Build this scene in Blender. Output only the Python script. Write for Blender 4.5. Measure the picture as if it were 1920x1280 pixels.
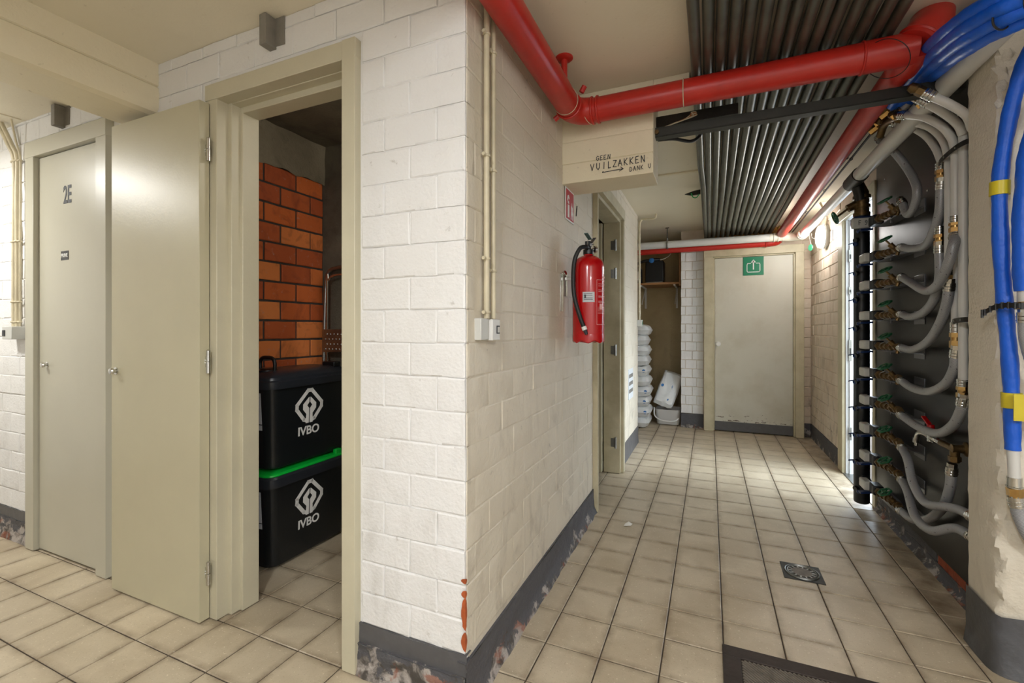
import bpy, bmesh, math, random
from mathutils import Vector, Matrix, noise
for o in list(bpy.data.objects): bpy.data.objects.remove(o, do_unlink=True)
scene = bpy.context.scene
COL = scene.collection
random.seed(7)
PI = math.pi

# ------------------------------------------------------------------ camera, world, lights, exposure
H = 1.17; FPX = 853.3
YAW = math.atan(371/FPX)
cam_data = bpy.data.cameras.new('camera'); cam = bpy.data.objects.new('camera', cam_data); COL.objects.link(cam)
cam.location = (0, 0, H); cam.rotation_euler = (PI/2, 0, YAW)
cam_data.sensor_width = 36; cam_data.lens = FPX/1920*36; cam_data.shift_y = -23/1920
cam_data.clip_start = .02
scene.camera = cam
world = bpy.data.worlds.new('world'); scene.world = world; world.use_nodes = True
wb = world.node_tree.nodes['Background']; wb.inputs[0].default_value = (.78, .89, 1, 1); wb.inputs[1].default_value = 6.0
vs = scene.view_settings
vs.view_transform = 'Standard'; vs.look = 'None'; vs.gamma = 1; vs.use_curve_mapping = False; vs.exposure = 0.3
WARM = (1, .93, .82)
def area(name, loc, rot, size, power, col):
    d = bpy.data.lights.new(name, 'AREA'); d.shape = 'DISK'; d.size = size; d.energy = power; d.color = col
    o = bpy.data.objects.new(name, d); o.location = loc; o.rotation_euler = rot; COL.objects.link(o); return o
# light inside the ceiling lamps of the front room (their fittings are built further down)
area('ceiling_light_source', (-3.72, .45, 2.19), (0, 0, 0), .3, 19, (1, .99, .95))
area('ceiling_light_source', (-.27, -.55, 2.22), (0, 0, 0), .24, 26, (.95, .98, 1))
area('ceiling_light_source', (1.5, -1.1, 2.23), (0, 0, 0), .3, 48, (.97, .98, 1))  # added fill light behind the camera, brightens the right side
sun = bpy.data.objects.new('daylight_sun', bpy.data.lights.new('daylight_sun', 'SUN')); COL.objects.link(sun)
sun.data.energy = 3.4; sun.data.angle = math.radians(30); sun.data.color = (.78, .89, 1)
sun.rotation_euler = Vector((-.90, .12, -.47)).to_track_quat('-Z', 'Y').to_euler()
def point(name, loc, power, col, r):
    d = bpy.data.lights.new(name, 'POINT'); d.energy = power; d.color = col; d.shadow_soft_size = r
    o = bpy.data.objects.new(name, d); o.location = loc; COL.objects.link(o); return o
point('ceiling_light_glow', (-.27, -.55, 2.13), 13, (.97, .99, 1), .1)
point('ceiling_light_glow', (1.5, -1.1, 2.13), 10, (.97, .98, 1), .1)  # second light of the added fill lamp on the right
point('ceiling_light_glow', (-3.72, .45, 2.12), 5, (1, .99, .95), .1)
point('bulkhead_light_source', (.86, 5.06, 2.02), 10, (1, .98, .94), .06)
point('added_closet_light', (-.98, 1.72, 2.12), 3.2, (1, .96, .9), .08)  # added fill light that lifts the closet, no lamp known there

# ------------------------------------------------------------------ helpers
SN, CS = math.sin(YAW), math.cos(YAW)
def P(u, v, X=None, Y=None, Z=None):
    """world point seen at photo pixel (u, v) on the plane X, Y or Z = const"""
    r = (u-960)/FPX; z = (617-v)/FPX
    d = Vector((-SN + r*CS, CS + r*SN, z))
    t = X/d.x if X is not None else (Y/d.y if Y is not None else (Z-H)/d.z)
    return Vector((d.x*t, d.y*t, H + d.z*t))
def proj(x, y, z):
    D = -SN*x + CS*y; L = CS*x + SN*y
    if D < .2: return None
    return 960 + FPX*L/D, 617 - FPX*(z-H)/D, D
def C(h):
    h = h.lstrip('#'); c = [int(h[i:i+2], 16)/255 for i in (0, 2, 4)]
    return tuple(((x+.055)/1.055)**2.4 if x > .04045 else x/12.92 for x in c) + (1,)

WPOS = {}
class MB:
    def __init__(s): s.v = []; s.f = []; s.m = []; s.uv = []
    def add(s, vs, fs, mi=0, uvs=None):
        b = len(s.v); s.v += [tuple(p) for p in vs]
        for i, f in enumerate(fs):
            s.f.append([b+k for k in f]); s.m.append(mi)
            s.uv.append(uvs[i] if uvs else [(0, 0)]*len(f))
        return s
    def box(s, x0, y0, z0, x1, y1, z1, mi=0):
        x0, x1 = sorted((x0, x1)); y0, y1 = sorted((y0, y1)); z0, z1 = sorted((z0, z1))
        v = [(x, y, z) for z in (z0, z1) for y in (y0, y1) for x in (x0, x1)]
        return s.add(v, [(0, 2, 3, 1), (4, 5, 7, 6), (0, 1, 5, 4), (2, 6, 7, 3), (0, 4, 6, 2), (1, 3, 7, 5)], mi)
    def obox(s, c, ax, ay, az, mi=0):
        """box from centre and three half-axis vectors"""
        c, ax, ay, az = map(Vector, (c, ax, ay, az))
        v = [c + ax*i + ay*j + az*k for k in (-1, 1) for j in (-1, 1) for i in (-1, 1)]
        return s.add(v, [(0, 2, 3, 1), (4, 5, 7, 6), (0, 1, 5, 4), (2, 6, 7, 3), (0, 4, 6, 2), (1, 3, 7, 5)], mi)
    def tube(s, pts, r, n=12, caps=True, mi=0, rs=None):
        pts = [Vector(p) for p in pts]; m = len(pts)
        tan = [(pts[min(i+1, m-1)] - pts[max(i-1, 0)]).normalized() for i in range(m)]
        up = Vector((0, 0, 1)) if abs(tan[0].z) < .9 else Vector((1, 0, 0))
        a = tan[0].cross(up).normalized(); vs = []; L = 0; Ls = []
        for i in range(m):
            if i:
                L += (pts[i]-pts[i-1]).length
                a = (a - tan[i]*a.dot(tan[i]))
                a = a.normalized() if a.length > 1e-6 else tan[i].orthogonal().normalized()
            b = tan[i].cross(a); rr = rs[i] if rs else r; Ls.append(L)
            for k in range(n):
                t = 2*PI*k/n; vs.append(pts[i] + (a*math.cos(t) + b*math.sin(t))*rr)
        fs = []; uv = []
        for i in range(m-1):
            for k in range(n):
                k2 = (k+1) % n
                fs.append((i*n+k, i*n+k2, (i+1)*n+k2, (i+1)*n+k))
                uv.append([(Ls[i], k/n), (Ls[i], (k+1)/n), (Ls[i+1], (k+1)/n), (Ls[i+1], k/n)])
        if caps:
            fs.append(tuple(range(n))[::-1]); uv.append([(0, 0)]*n)
            fs.append(tuple((m-1)*n+k for k in range(n))); uv.append([(L, 0)]*n)
        return s.add(vs, fs, mi, uv)
    def cyl(s, p0, p1, r, n=16, r1=None, mi=0): return s.tube([p0, p1], r, n, True, mi, [r, r if r1 is None else r1])
    def lathe(s, c, axis, prof, n=24, mi=0):
        c = Vector(c); axis = Vector(axis).normalized(); a = axis.orthogonal().normalized(); b = axis.cross(a); vs = []
        for r, h in prof:
            for k in range(n):
                t = 2*PI*k/n; vs.append(c + axis*h + (a*math.cos(t) + b*math.sin(t))*max(r, 1e-4))
        m = len(prof)
        fs = [(i*n+k, i*n+(k+1) % n, (i+1)*n+(k+1) % n, (i+1)*n+k) for i in range(m-1) for k in range(n)]
        fs += [tuple(range(n))[::-1], tuple((m-1)*n+k for k in range(n))]
        return s.add(vs, fs, mi)
    def torus(s, c, axis, R, r, n=28, m=8, mi=0, squash=1):
        c = Vector(c); axis = Vector(axis).normalized(); a = axis.orthogonal().normalized(); b = axis.cross(a); vs = []
        for i in range(n):
            t = 2*PI*i/n; d = a*math.cos(t) + b*math.sin(t)
            for k in range(m):
                q = 2*PI*k/m; vs.append(c + d*(R + r*math.cos(q)) + axis*r*math.sin(q)*squash)
        return s.add(vs, [(i*m+k, ((i+1) % n)*m+k, ((i+1) % n)*m+(k+1) % m, i*m+(k+1) % m) for i in range(n) for k in range(m)], mi)
    def prism(s, poly, o, ux, uy, ext, mi=0):
        """polygon (2-D) at origin o, axes ux uy, extruded by vector ext"""
        o, ux, uy, ext = map(Vector, (o, ux, uy, ext)); n = len(poly)
        v = [o + ux*p[0] + uy*p[1] for p in poly]; v += [p + ext for p in v]
        return s.add(v, [tuple(range(n)), tuple(range(2*n-1, n-1, -1))] + [(i, i+n, (i+1) % n + n, (i+1) % n) for i in range(n)], mi)
    def build(s, name, mat, parent=None, origin=None, bev=0, ang=35, seg=2, sub=0):
        me = bpy.data.meshes.new(name)
        xs, ys, zs = zip(*s.v)
        if origin is None:
            origin = Vector(((min(xs)+max(xs))/2, (min(ys)+max(ys))/2, min(zs) if parent is None else (min(zs)+max(zs))/2))
        origin = Vector(origin)
        me.from_pydata([Vector(p)-origin for p in s.v], [], s.f)
        for mt in (mat if isinstance(mat, (list, tuple)) else [mat]): me.materials.append(mt)
        uvl = me.uv_layers.new(name='UVMap'); k = 0
        for i, p in enumerate(me.polygons):
            p.material_index = s.m[i]; p.use_smooth = True
            for q in range(len(s.f[i])): uvl.data[k].uv = s.uv[i][q]; k += 1
        b = bmesh.new(); b.from_mesh(me); bmesh.ops.recalc_face_normals(b, faces=b.faces); b.to_mesh(me); b.free()
        me.set_sharp_from_angle(angle=math.radians(ang))
        o = bpy.data.objects.new(name, me); COL.objects.link(o)
        if parent: o.parent = parent; o.location = origin - WPOS[parent.name]
        else: o.location = origin
        WPOS[o.name] = origin.copy()
        if sub:
            md = o.modifiers.new('sub', 'SUBSURF'); md.levels = sub; md.render_levels = sub
        if bev:
            md = o.modifiers.new('bevel', 'BEVEL'); md.width = bev; md.segments = seg; md.limit_method = 'ANGLE'; md.angle_limit = .7
            md.harden_normals = False
        return o

def smooth(pts, k=6):
    pts = [Vector(p) for p in pts]; out = []; n = len(pts)
    for i in range(n-1):
        p0 = pts[i-1] if i else pts[0]*2-pts[1]; p1 = pts[i]; p2 = pts[i+1]; p3 = pts[i+2] if i+2 < n else pts[-1]*2-pts[-2]
        for j in range(k):
            t = j/k
            out.append(.5*((2*p1) + (-p0+p2)*t + (2*p0-5*p1+4*p2-p3)*t*t + (-p0+3*p1-3*p2+p3)*t**3))
    out.append(pts[-1]); return out
def tag(o, label=None, cat=None, group=None, kind=None):
    if label: o['label'] = label
    if cat: o['category'] = cat
    if group: o['group'] = group
    if kind: o['kind'] = kind
    return o
def thing(name, loc, label, cat, group=None, kind=None):
    o = bpy.data.objects.new(name, None); o.empty_display_size = .05; COL.objects.link(o); o.location = loc
    WPOS[o.name] = Vector(loc); return tag(o, label, cat, group, kind)
def copy_tree(o, parent=None):
    c = o.copy(); COL.objects.link(c)
    if parent: c.parent = parent
    for ch in list(o.children): copy_tree(ch, c)
    return c
def text_obj(txt, name, size, o, ux, uy, mat, parent, depth=.0008, bold=0, spacing=1, xs=1):
    cu = bpy.data.curves.new(name, 'FONT'); cu.body = txt; cu.size = size; cu.extrude = depth; cu.offset = bold; cu.space_character = spacing
    cu.align_x = 'CENTER'; cu.align_y = 'CENTER'; cu.resolution_u = 4
    t = bpy.data.objects.new('tmp', cu); COL.objects.link(t)
    dg = bpy.context.evaluated_depsgraph_get(); me = bpy.data.meshes.new_from_object(t.evaluated_get(dg)); bpy.data.objects.remove(t)
    ux = Vector(ux).normalized(); uy = Vector(uy).normalized(); n = ux.cross(uy); o = Vector(o)
    for v in me.vertices: v.co = ux*v.co.x*xs + uy*v.co.y + n*v.co.z
    me.materials.clear(); me.materials.append(mat)
    ob = bpy.data.objects.new(name, me); COL.objects.link(ob); ob.parent = parent; ob.location = o - WPOS[parent.name]
    return ob

# ------------------------------------------------------------------ materials
def newmat(name):
    m = bpy.data.materials.new(name); m.use_nodes = True; nt = m.node_tree; return m, nt, nt.nodes['Principled BSDF']
def N(nt, t, **kw):
    n = nt.nodes.new(t)
    for k, v in kw.items():
        if k in n.inputs: n.inputs[k].default_value = v
        else: setattr(n, k, v)
    return n
def noise_fac(nt, coord, scale, detail, lo, hi, dist=0, rough=.6):
    nz = N(nt, 'ShaderNodeTexNoise', Scale=scale, Detail=detail, Roughness=rough, Distortion=dist); nt.links.new(coord, nz.inputs['Vector'])
    mr = N(nt, 'ShaderNodeMapRange'); mr.inputs[1].default_value = lo; mr.inputs[2].default_value = hi
    nt.links.new(nz.outputs['Fac'], mr.inputs[0]); return mr.outputs[0]
def mix(nt, fac, a, b, amt=None):
    m = N(nt, 'ShaderNodeMix', data_type='RGBA')
    if amt is not None:
        q = N(nt, 'ShaderNodeMath', operation='MULTIPLY'); nt.links.new(fac, q.inputs[0]); q.inputs[1].default_value = amt; fac = q.outputs[0]
    nt.links.new(fac, m.inputs[0])
    for i, c in ((6, a), (7, b)):
        if isinstance(c, tuple): m.inputs[i].default_value = c
        else: nt.links.new(c, m.inputs[i])
    return m.outputs[2]
def coords(nt, kind='pos'):
    if kind == 'pos': return N(nt, 'ShaderNodeNewGeometry').outputs['Position']
    tc = N(nt, 'ShaderNodeTexCoord')
    return tc.outputs['UV' if kind == 'uv' else 'Object']
def bump(nt, bs, coord, layers, chain=None):
    prev = None
    for sc, st, det in layers:
        nz = N(nt, 'ShaderNodeTexNoise', Scale=sc, Detail=det); nt.links.new(coord, nz.inputs['Vector'])
        b = N(nt, 'ShaderNodeBump', Strength=st, Distance=.01); nt.links.new(nz.outputs['Fac'], b.inputs['Height'])
        if prev: nt.links.new(prev, b.inputs['Normal'])
        prev = b.outputs[0]
    if prev: nt.links.new(prev, bs.inputs['Normal'])
def simple(name, col, rough=.5, metal=0, var=0, vscale=8, bmp=0, bscale=60, coat=0, col2=None):
    m, nt, bs = newmat(name); c = C(col); co = coords(nt)
    dark = C(col2) if col2 else tuple(x*(1-var) for x in c[:3]) + (1,)
    f = noise_fac(nt, co, vscale, 5, .35, .7)
    nt.links.new(mix(nt, f, c, dark) if (var or col2) else mix(nt, f, c, tuple(x*.96 for x in c[:3]) + (1,)), bs.inputs['Base Color'])
    bs.inputs['Roughness'].default_value = rough; bs.inputs['Metallic'].default_value = metal
    bs.inputs['Coat Weight'].default_value = coat
    if bmp: bump(nt, bs, co, [(bscale, bmp, 3)])
    return m
def wall_paint(name, col, stain, dirt, amt=.5, rough=.55, lo=.52, b=(.35, .25), low=0.0):
    m, nt, bs = newmat(name); co = coords(nt)
    c = mix(nt, noise_fac(nt, co, 1.6, 6, .45, .75), C(col), C(stain), amt)
    c = mix(nt, noise_fac(nt, co, 7, 8, lo+.02, lo+.28, .4), c, C(stain), amt*.8)
    c = mix(nt, noise_fac(nt, co, 24, 8, .66, .74, .3), c, C(dirt), .45)
    if low:   # scuffs gather on the lower part of the wall
        sp = N(nt, 'ShaderNodeSeparateXYZ'); nt.links.new(co, sp.inputs[0])
        mr = N(nt, 'ShaderNodeMapRange'); mr.inputs[1].default_value = 1.3; mr.inputs[2].default_value = .2; nt.links.new(sp.outputs[2], mr.inputs[0])
        sc = N(nt, 'ShaderNodeVectorMath', operation='MULTIPLY'); sc.inputs[1].default_value = (1, 1, .45); nt.links.new(co, sc.inputs[0])
        q = N(nt, 'ShaderNodeMath', operation='MULTIPLY'); nt.links.new(mr.outputs[0], q.inputs[0]); nt.links.new(noise_fac(nt, sc.outputs[0], 9, 9, .52, .68, 1), q.inputs[1])
        c = mix(nt, q.outputs[0], c, C(dirt), low)
    nt.links.new(c, bs.inputs['Base Color']); bs.inputs['Roughness'].default_value = rough
    bump(nt, bs, co, [(14, b[0], 4), (90, b[1], 3)]); return m

M = {}
M['wall_white'] = wall_paint('white_painted_brick', '#e7e6e4', '#dcd9d1', '#948c7c', .35, b=(.4, .25), low=.2)
M['wall_cream'] = wall_paint('cream_painted_brick', '#d9d0be', '#c6baa3', '#85796a', .45, b=(.3, .2), low=.4)
M['wall_pink'] = wall_paint('worn_painted_brick', '#d9cbb8', '#bda58c', '#6d5a4a', .6, low=.6)
M['ceiling'] = wall_paint('ceiling_paint', '#eae2cc', '#dcd2b8', '#b3a68b', .35, b=(.1, .06), lo=.6)
M['beam'] = wall_paint('beam_paint', '#e6dcc0', '#d3c5a2', '#8d7a5a', .4, b=(.25, .12), lo=.58)
M['door'] = simple('door_paint', '#bfb89c', .38, 0, .06, 3, .03, 120)
M['door_grey'] = simple('grey_door_paint', '#bcb8a6', .33, 0, .05, 3, .02, 120)
M['casing'] = simple('casing_paint', '#c9c2a9', .42, 0, .08, 5, .05, 90)
M['casing_dirty'] = simple('worn_casing_paint', '#c6bda0', .45, 0, 0, 7, .06, 90, col2='#b0a688')
M['jamb_white'] = simple('white_jamb_paint', '#d8dbdd', .4, 0, .1, 12)
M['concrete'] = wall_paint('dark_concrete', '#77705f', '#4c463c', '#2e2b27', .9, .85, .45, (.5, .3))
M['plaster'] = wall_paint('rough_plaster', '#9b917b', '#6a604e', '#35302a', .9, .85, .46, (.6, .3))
M['pillar'] = wall_paint('pillar_plaster', '#e2dac9', '#cdc0a8', '#8f8474', .3, .7, .52, (.3, .35), low=.25)
M['grey_paint'] = simple('dark_grey_paint', '#5b5a5b', .5, 0, .18, 20, .15, 40)
M['mortar_dark'] = simple('dark_mortar', '#4a443d', .9, 0, .3, 30, .4, 80)
M['grout'] = simple('floor_grout', '#4b4136', .9, 0, .35, 10, .2, 100)
M['chrome'] = simple('chrome', '#cfcfcb', .18, 1)
M['steel'] = simple('galvanised_steel', '#9b9c98', .38, 1, .2, 40)
M['iron'] = simple('dark_iron', '#3d3c38', .5, .7, .3, 30)
M['bar'] = simple('dark_angle_steel', '#3b3d38', .5, .3, .25, 12)
M['black'] = simple('black_plastic', '#131416', .35, 0, .2, 30)
M['black_pipe'] = simple('black_steel_pipe', '#101417', .4, 0, .3, 30)
M['blue_lever'] = simple('blue_lever_paint', '#1d3566', .4, 0, .3, 30)
M['brass'] = simple('old_brass', '#7a6340', .42, .85, .35, 60)
M['brass_bright'] = simple('bright_brass', '#c9a468', .3, 1, .15, 60)
M['red'] = simple('red_pipe_paint', '#c02a20', .34, 0, .18, 9, .05, 60)
M['red_ext'] = simple('extinguisher_red', '#b5060d', .25, 0, 0, 9, coat=.3)
M['white_pipe'] = simple('white_plastic_pipe', '#d9d8d3', .35, 0, .06, 8)
M['beige_pipe'] = simple('painted_conduit', '#d3c8ab', .45, 0, .2, 12)
M['blue'] = simple('blue_foil_insulation', '#1262dd', .42, 0, .2, 10, .3, 40)
M['yellow'] = simple('yellow_tape', '#d8c62c', .4, 0, .1, 10)
M['green'] = simple('green_handwheel', '#125c38', .4, 0, .3, 20)
M['green_dot'] = simple('green_mark', '#23a95a', .4)
M['green_lid'] = simple('green_plastic', '#06b43a', .3)
M['bin'] = simple('dark_bin_plastic', '#15191c', .3, 0, .1, 5, .05, 150)
M['bin_lid'] = simple('grey_lid_plastic', '#262a31', .32, 0, .1, 5, .05, 150)
M['white'] = simple('white_print', '#e9e9e6', .5)
M['ink'] = simple('dark_ink', '#2f3136', .6)
M['sign_green'] = simple('sign_green', '#0e7a55', .4)
M['sign_red'] = simple('sign_red', '#b5172c', .4)
M['label_grey'] = simple('label_grey', '#c3c7cb', .5)
M['sock'] = simple('grey_switch_plastic', '#c9c9c3', .45, 0, .06)
M['wood'] = simple('wood_shelf', '#a8794b', .5, 0, .3, 12)
M['foam'] = simple('yellow_foam', '#b98c47', .9, 0, .5, 30, .6, 60)
M['bag'] = simple('white_bag_plastic', '#e3e4e2', .35, 0, .06, 10, .35, 30)
M['bag_blue'] = simple('blue_bag_print', '#2d6fae', .45)
M['paper'] = simple('scrap_paper', '#e8e4da', .7)
M['mat_rib'] = simple('mat_ribs', '#7d7469', .8, 0, .4, 30, .3, 80)
M['mat_frame'] = simple('mat_frame', '#3d332d', .55, .2, .3, 14, .15, 60)
M['copper_wire'] = simple('orange_wire', '#a8622c', .5)
M['cable'] = simple('black_cable', '#1c1c1c', .5)
M['bracket_grey'] = simple('bracket_grey', '#8b867c', .6, 0, .2, 20)
M['panel'] = None
M['orange_brick'] = None

def mk_special():
    # orange closet bricks: colour differs from brick to brick, with dark smears and pale bloom
    m, nt, bs = newmat('orange_brick'); co = coords(nt); oi = N(nt, 'ShaderNodeObjectInfo')
    cr = N(nt, 'ShaderNodeValToRGB'); e = cr.color_ramp.elements
    e[0].color = C('#b4552a'); e[1].color = C('#ea8d4b'); q = e.new(.5); q.color = C('#d56d31')
    nt.links.new(oi.outputs['Random'], cr.inputs[0])
    c = mix(nt, noise_fac(nt, co, 9, 5, .5, .72, .8), cr.outputs[0], C('#7a3a22'), .6)
    c = mix(nt, noise_fac(nt, co, 30, 8, .62, .74), c, C('#b99a88'), .5)
    nt.links.new(c, bs.inputs['Base Color']); bs.inputs['Roughness'].default_value = .75; bump(nt, bs, co, [(30, .3, 4)]); M['orange_brick'] = m
    # floor tile: fine terrazzo, each tile its own tone, dirt towards its edges
    for nm, base, dark, edge in (('tile', '#cbbda4', '#ab9b81', '#6f5c45'),):
        m, nt, bs = newmat('terrazzo_tile'); co = coords(nt); ob = coords(nt, 'obj'); oi = N(nt, 'ShaderNodeObjectInfo')
        c = mix(nt, noise_fac(nt, co, 3.6, 8, .38, .68, .4), C(base), C(dark), .9)
        c = mix(nt, oi.outputs['Random'], c, C('#b3a68f'), .4)
        c = mix(nt, noise_fac(nt, co, 160, 3, .58, .7), c, C('#9a8a70'), .5)
        c = mix(nt, noise_fac(nt, co, 90, 2, .66, .7), c, C('#eee4d0'), .5)
        sp = N(nt, 'ShaderNodeSeparateXYZ'); nt.links.new(ob, sp.inputs[0])
        ax = N(nt, 'ShaderNodeMath', operation='ABSOLUTE'); ay = N(nt, 'ShaderNodeMath', operation='ABSOLUTE'); mx = N(nt, 'ShaderNodeMath', operation='MAXIMUM')
        nt.links.new(sp.outputs[0], ax.inputs[0]); nt.links.new(sp.outputs[1], ay.inputs[0]); nt.links.new(ax.outputs[0], mx.inputs[0]); nt.links.new(ay.outputs[0], mx.inputs[1])
        mr = N(nt, 'ShaderNodeMapRange'); mr.inputs[1].default_value = .07; mr.inputs[2].default_value = .101; nt.links.new(mx.outputs[0], mr.inputs[0])
        q = N(nt, 'ShaderNodeMath', operation='MULTIPLY'); nt.links.new(mr.outputs[0], q.inputs[0]); nt.links.new(noise_fac(nt, co, 11, 5, .3, .7), q.inputs[1])
        c = mix(nt, q.outputs[0], c, C(edge), .8)
        nt.links.new(c, bs.inputs['Base Color']); bs.inputs['Roughness'].default_value = .38
        bump(nt, bs, co, [(22, .06, 3)]); M['tile'] = m
    # flaking grey plinth paint over white salts, plaster and orange brick
    for nm, thr in (('peel', .0), ('peel_bad', .14)):
        m, nt, bs = newmat('flaking_plinth_paint'); co = coords(nt)
        sp = N(nt, 'ShaderNodeSeparateXYZ'); nt.links.new(co, sp.inputs[0])
        mr = N(nt, 'ShaderNodeMapRange'); mr.inputs[1].default_value = .15; mr.inputs[2].default_value = .0; mr.inputs[3].default_value = -.22 + thr; mr.inputs[4].default_value = .1 + thr
        nt.links.new(sp.outputs[2], mr.inputs[0])
        nz = N(nt, 'ShaderNodeTexNoise', Scale=9.0, Detail=9.0, Roughness=.65, Distortion=.5); nt.links.new(co, nz.inputs['Vector'])
        ad = N(nt, 'ShaderNodeMath', operation='ADD'); nt.links.new(nz.outputs['Fac'], ad.inputs[0]); nt.links.new(mr.outputs[0], ad.inputs[1])
        pk = N(nt, 'ShaderNodeMapRange'); pk.inputs[1].default_value = .55; pk.inputs[2].default_value = .58; nt.links.new(ad.outputs[0], pk.inputs[0])
        under = mix(nt, noise_fac(nt, co, 13, 8, .44, .56, .6), C('#4b4641'), C('#a8a099'))
        under = mix(nt, noise_fac(nt, co, 8, 6, .56, .62, .8), under, C('#8a4a30'), .7)
        c = mix(nt, pk.outputs[0], C('#525154'), under)
        nt.links.new(c, bs.inputs['Base Color']); bs.inputs['Roughness'].default_value = .7
        bump(nt, bs, co, [(16, .5, 6), (70, .5, 4)]); M[nm] = m
    # dark panel
    m, nt, bs = newmat('dark_glossy_panel'); bs.inputs['Base Color'].default_value = C('#1b1917'); bs.inputs['Roughness'].default_value = .34; bs.inputs['Specular IOR Level'].default_value = .4
    co = coords(nt); bump(nt, bs, co, [(5, .04, 2)]); M['panel'] = m
    # braided hose
    m, nt, bs = newmat('braided_hose'); uv = coords(nt, 'uv')
    mp = N(nt, 'ShaderNodeMapping'); mp.inputs['Scale'].default_value = (500, 24, 1); nt.links.new(uv, mp.inputs[0])
    ck = N(nt, 'ShaderNodeTexChecker', Scale=1.0); nt.links.new(mp.outputs[0], ck.inputs[0])
    c = mix(nt, ck.outputs['Fac'], C('#b4b5b7'), C('#86888b'))
    mp2 = N(nt, 'ShaderNodeMapping'); mp2.inputs['Scale'].default_value = (1, .12, 1); nt.links.new(uv, mp2.inputs[0])
    c = mix(nt, noise_fac(nt, mp2.outputs[0], 60, 3, .66, .69), c, C('#3a2c33'), .8)
    nt.links.new(c, bs.inputs['Base Color']); bs.inputs['Roughness'].default_value = .4; bs.inputs['Metallic'].default_value = .25
    b = N(nt, 'ShaderNodeBump', Strength=.3, Distance=.002); nt.links.new(ck.outputs['Fac'], b.inputs['Height']); nt.links.new(b.outputs[0], bs.inputs['Normal']); M['hose'] = m
    # ceiling conduits: dull brown-grey steel with drips and scale
    m, nt, bs = newmat('dull_steel_conduit'); co = coords(nt)
    c = mix(nt, noise_fac(nt, co, 12, 6, .4, .8), C('#5e6056'), C('#4c4c43'))
    nt.links.new(c, bs.inputs['Base Color']); bs.inputs['Roughness'].default_value = .36; bs.inputs['Metallic'].default_value = .45; M['conduit'] = m
    # end door: paint scraped off near the foot
    m, nt, bs = newmat('scraped_door_paint'); co = coords(nt); sp = N(nt, 'ShaderNodeSeparateXYZ'); nt.links.new(co, sp.inputs[0])
    mp = N(nt, 'ShaderNodeMapping'); mp.inputs['Scale'].default_value = (6, 6, 22); nt.links.new(co, mp.inputs[0])
    mr = N(nt, 'ShaderNodeMapRange'); mr.inputs[1].default_value = .5; mr.inputs[2].default_value = .12; mr.inputs[3].default_value = -.2; mr.inputs[4].default_value = .07; nt.links.new(sp.outputs[2], mr.inputs[0])
    nz = N(nt, 'ShaderNodeTexNoise', Scale=2.0, Detail=8.0, Roughness=.7); nt.links.new(mp.outputs[0], nz.inputs['Vector'])
    ad = N(nt, 'ShaderNodeMath', operation='ADD'); nt.links.new(nz.outputs['Fac'], ad.inputs[0]); nt.links.new(mr.outputs[0], ad.inputs[1])
    pk = N(nt, 'ShaderNodeMapRange'); pk.inputs[1].default_value = .62; pk.inputs[2].default_value = .64; nt.links.new(ad.outputs[0], pk.inputs[0])
    c = mix(nt, noise_fac(nt, co, 2.5, 6, .45, .75), C('#cbc8ba'), C('#bbb5a2'))
    c = mix(nt, pk.outputs[0], c, C('#54402f')); nt.links.new(c, bs.inputs['Base Color']); bs.inputs['Roughness'].default_value = .45; M['end_door'] = m
    # lit lamp glass
    m, nt, bs = newmat('lit_lamp_glass'); bs.inputs['Base Color'].default_value = (.9, .9, .88, 1)
    bs.inputs['Emission Color'].default_value = (1, .97, .92, 1); bs.inputs['Emission Strength'].default_value = 6; M['lamp'] = m
    m, nt, bs = newmat('green_tag_plastic'); bs.inputs['Base Color'].default_value = C('#4fbf8f'); bs.inputs['Roughness'].default_value = .3; M['green_tag'] = m  # plain pale green base colour
    # door pane
    m, nt, bs = newmat('clear_glass'); bs.inputs['Base Color'].default_value = (.9, .95, 1, 1); bs.inputs['Roughness'].default_value = .05
    bs.inputs['Transmission Weight'].default_value = 1; bs.inputs['IOR'].default_value = 1.1; M['glass'] = m
mk_special()

# ------------------------------------------------------------------ SETTING
def struct(o, label, cat):
    return tag(o, label, cat, kind='structure')

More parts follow.
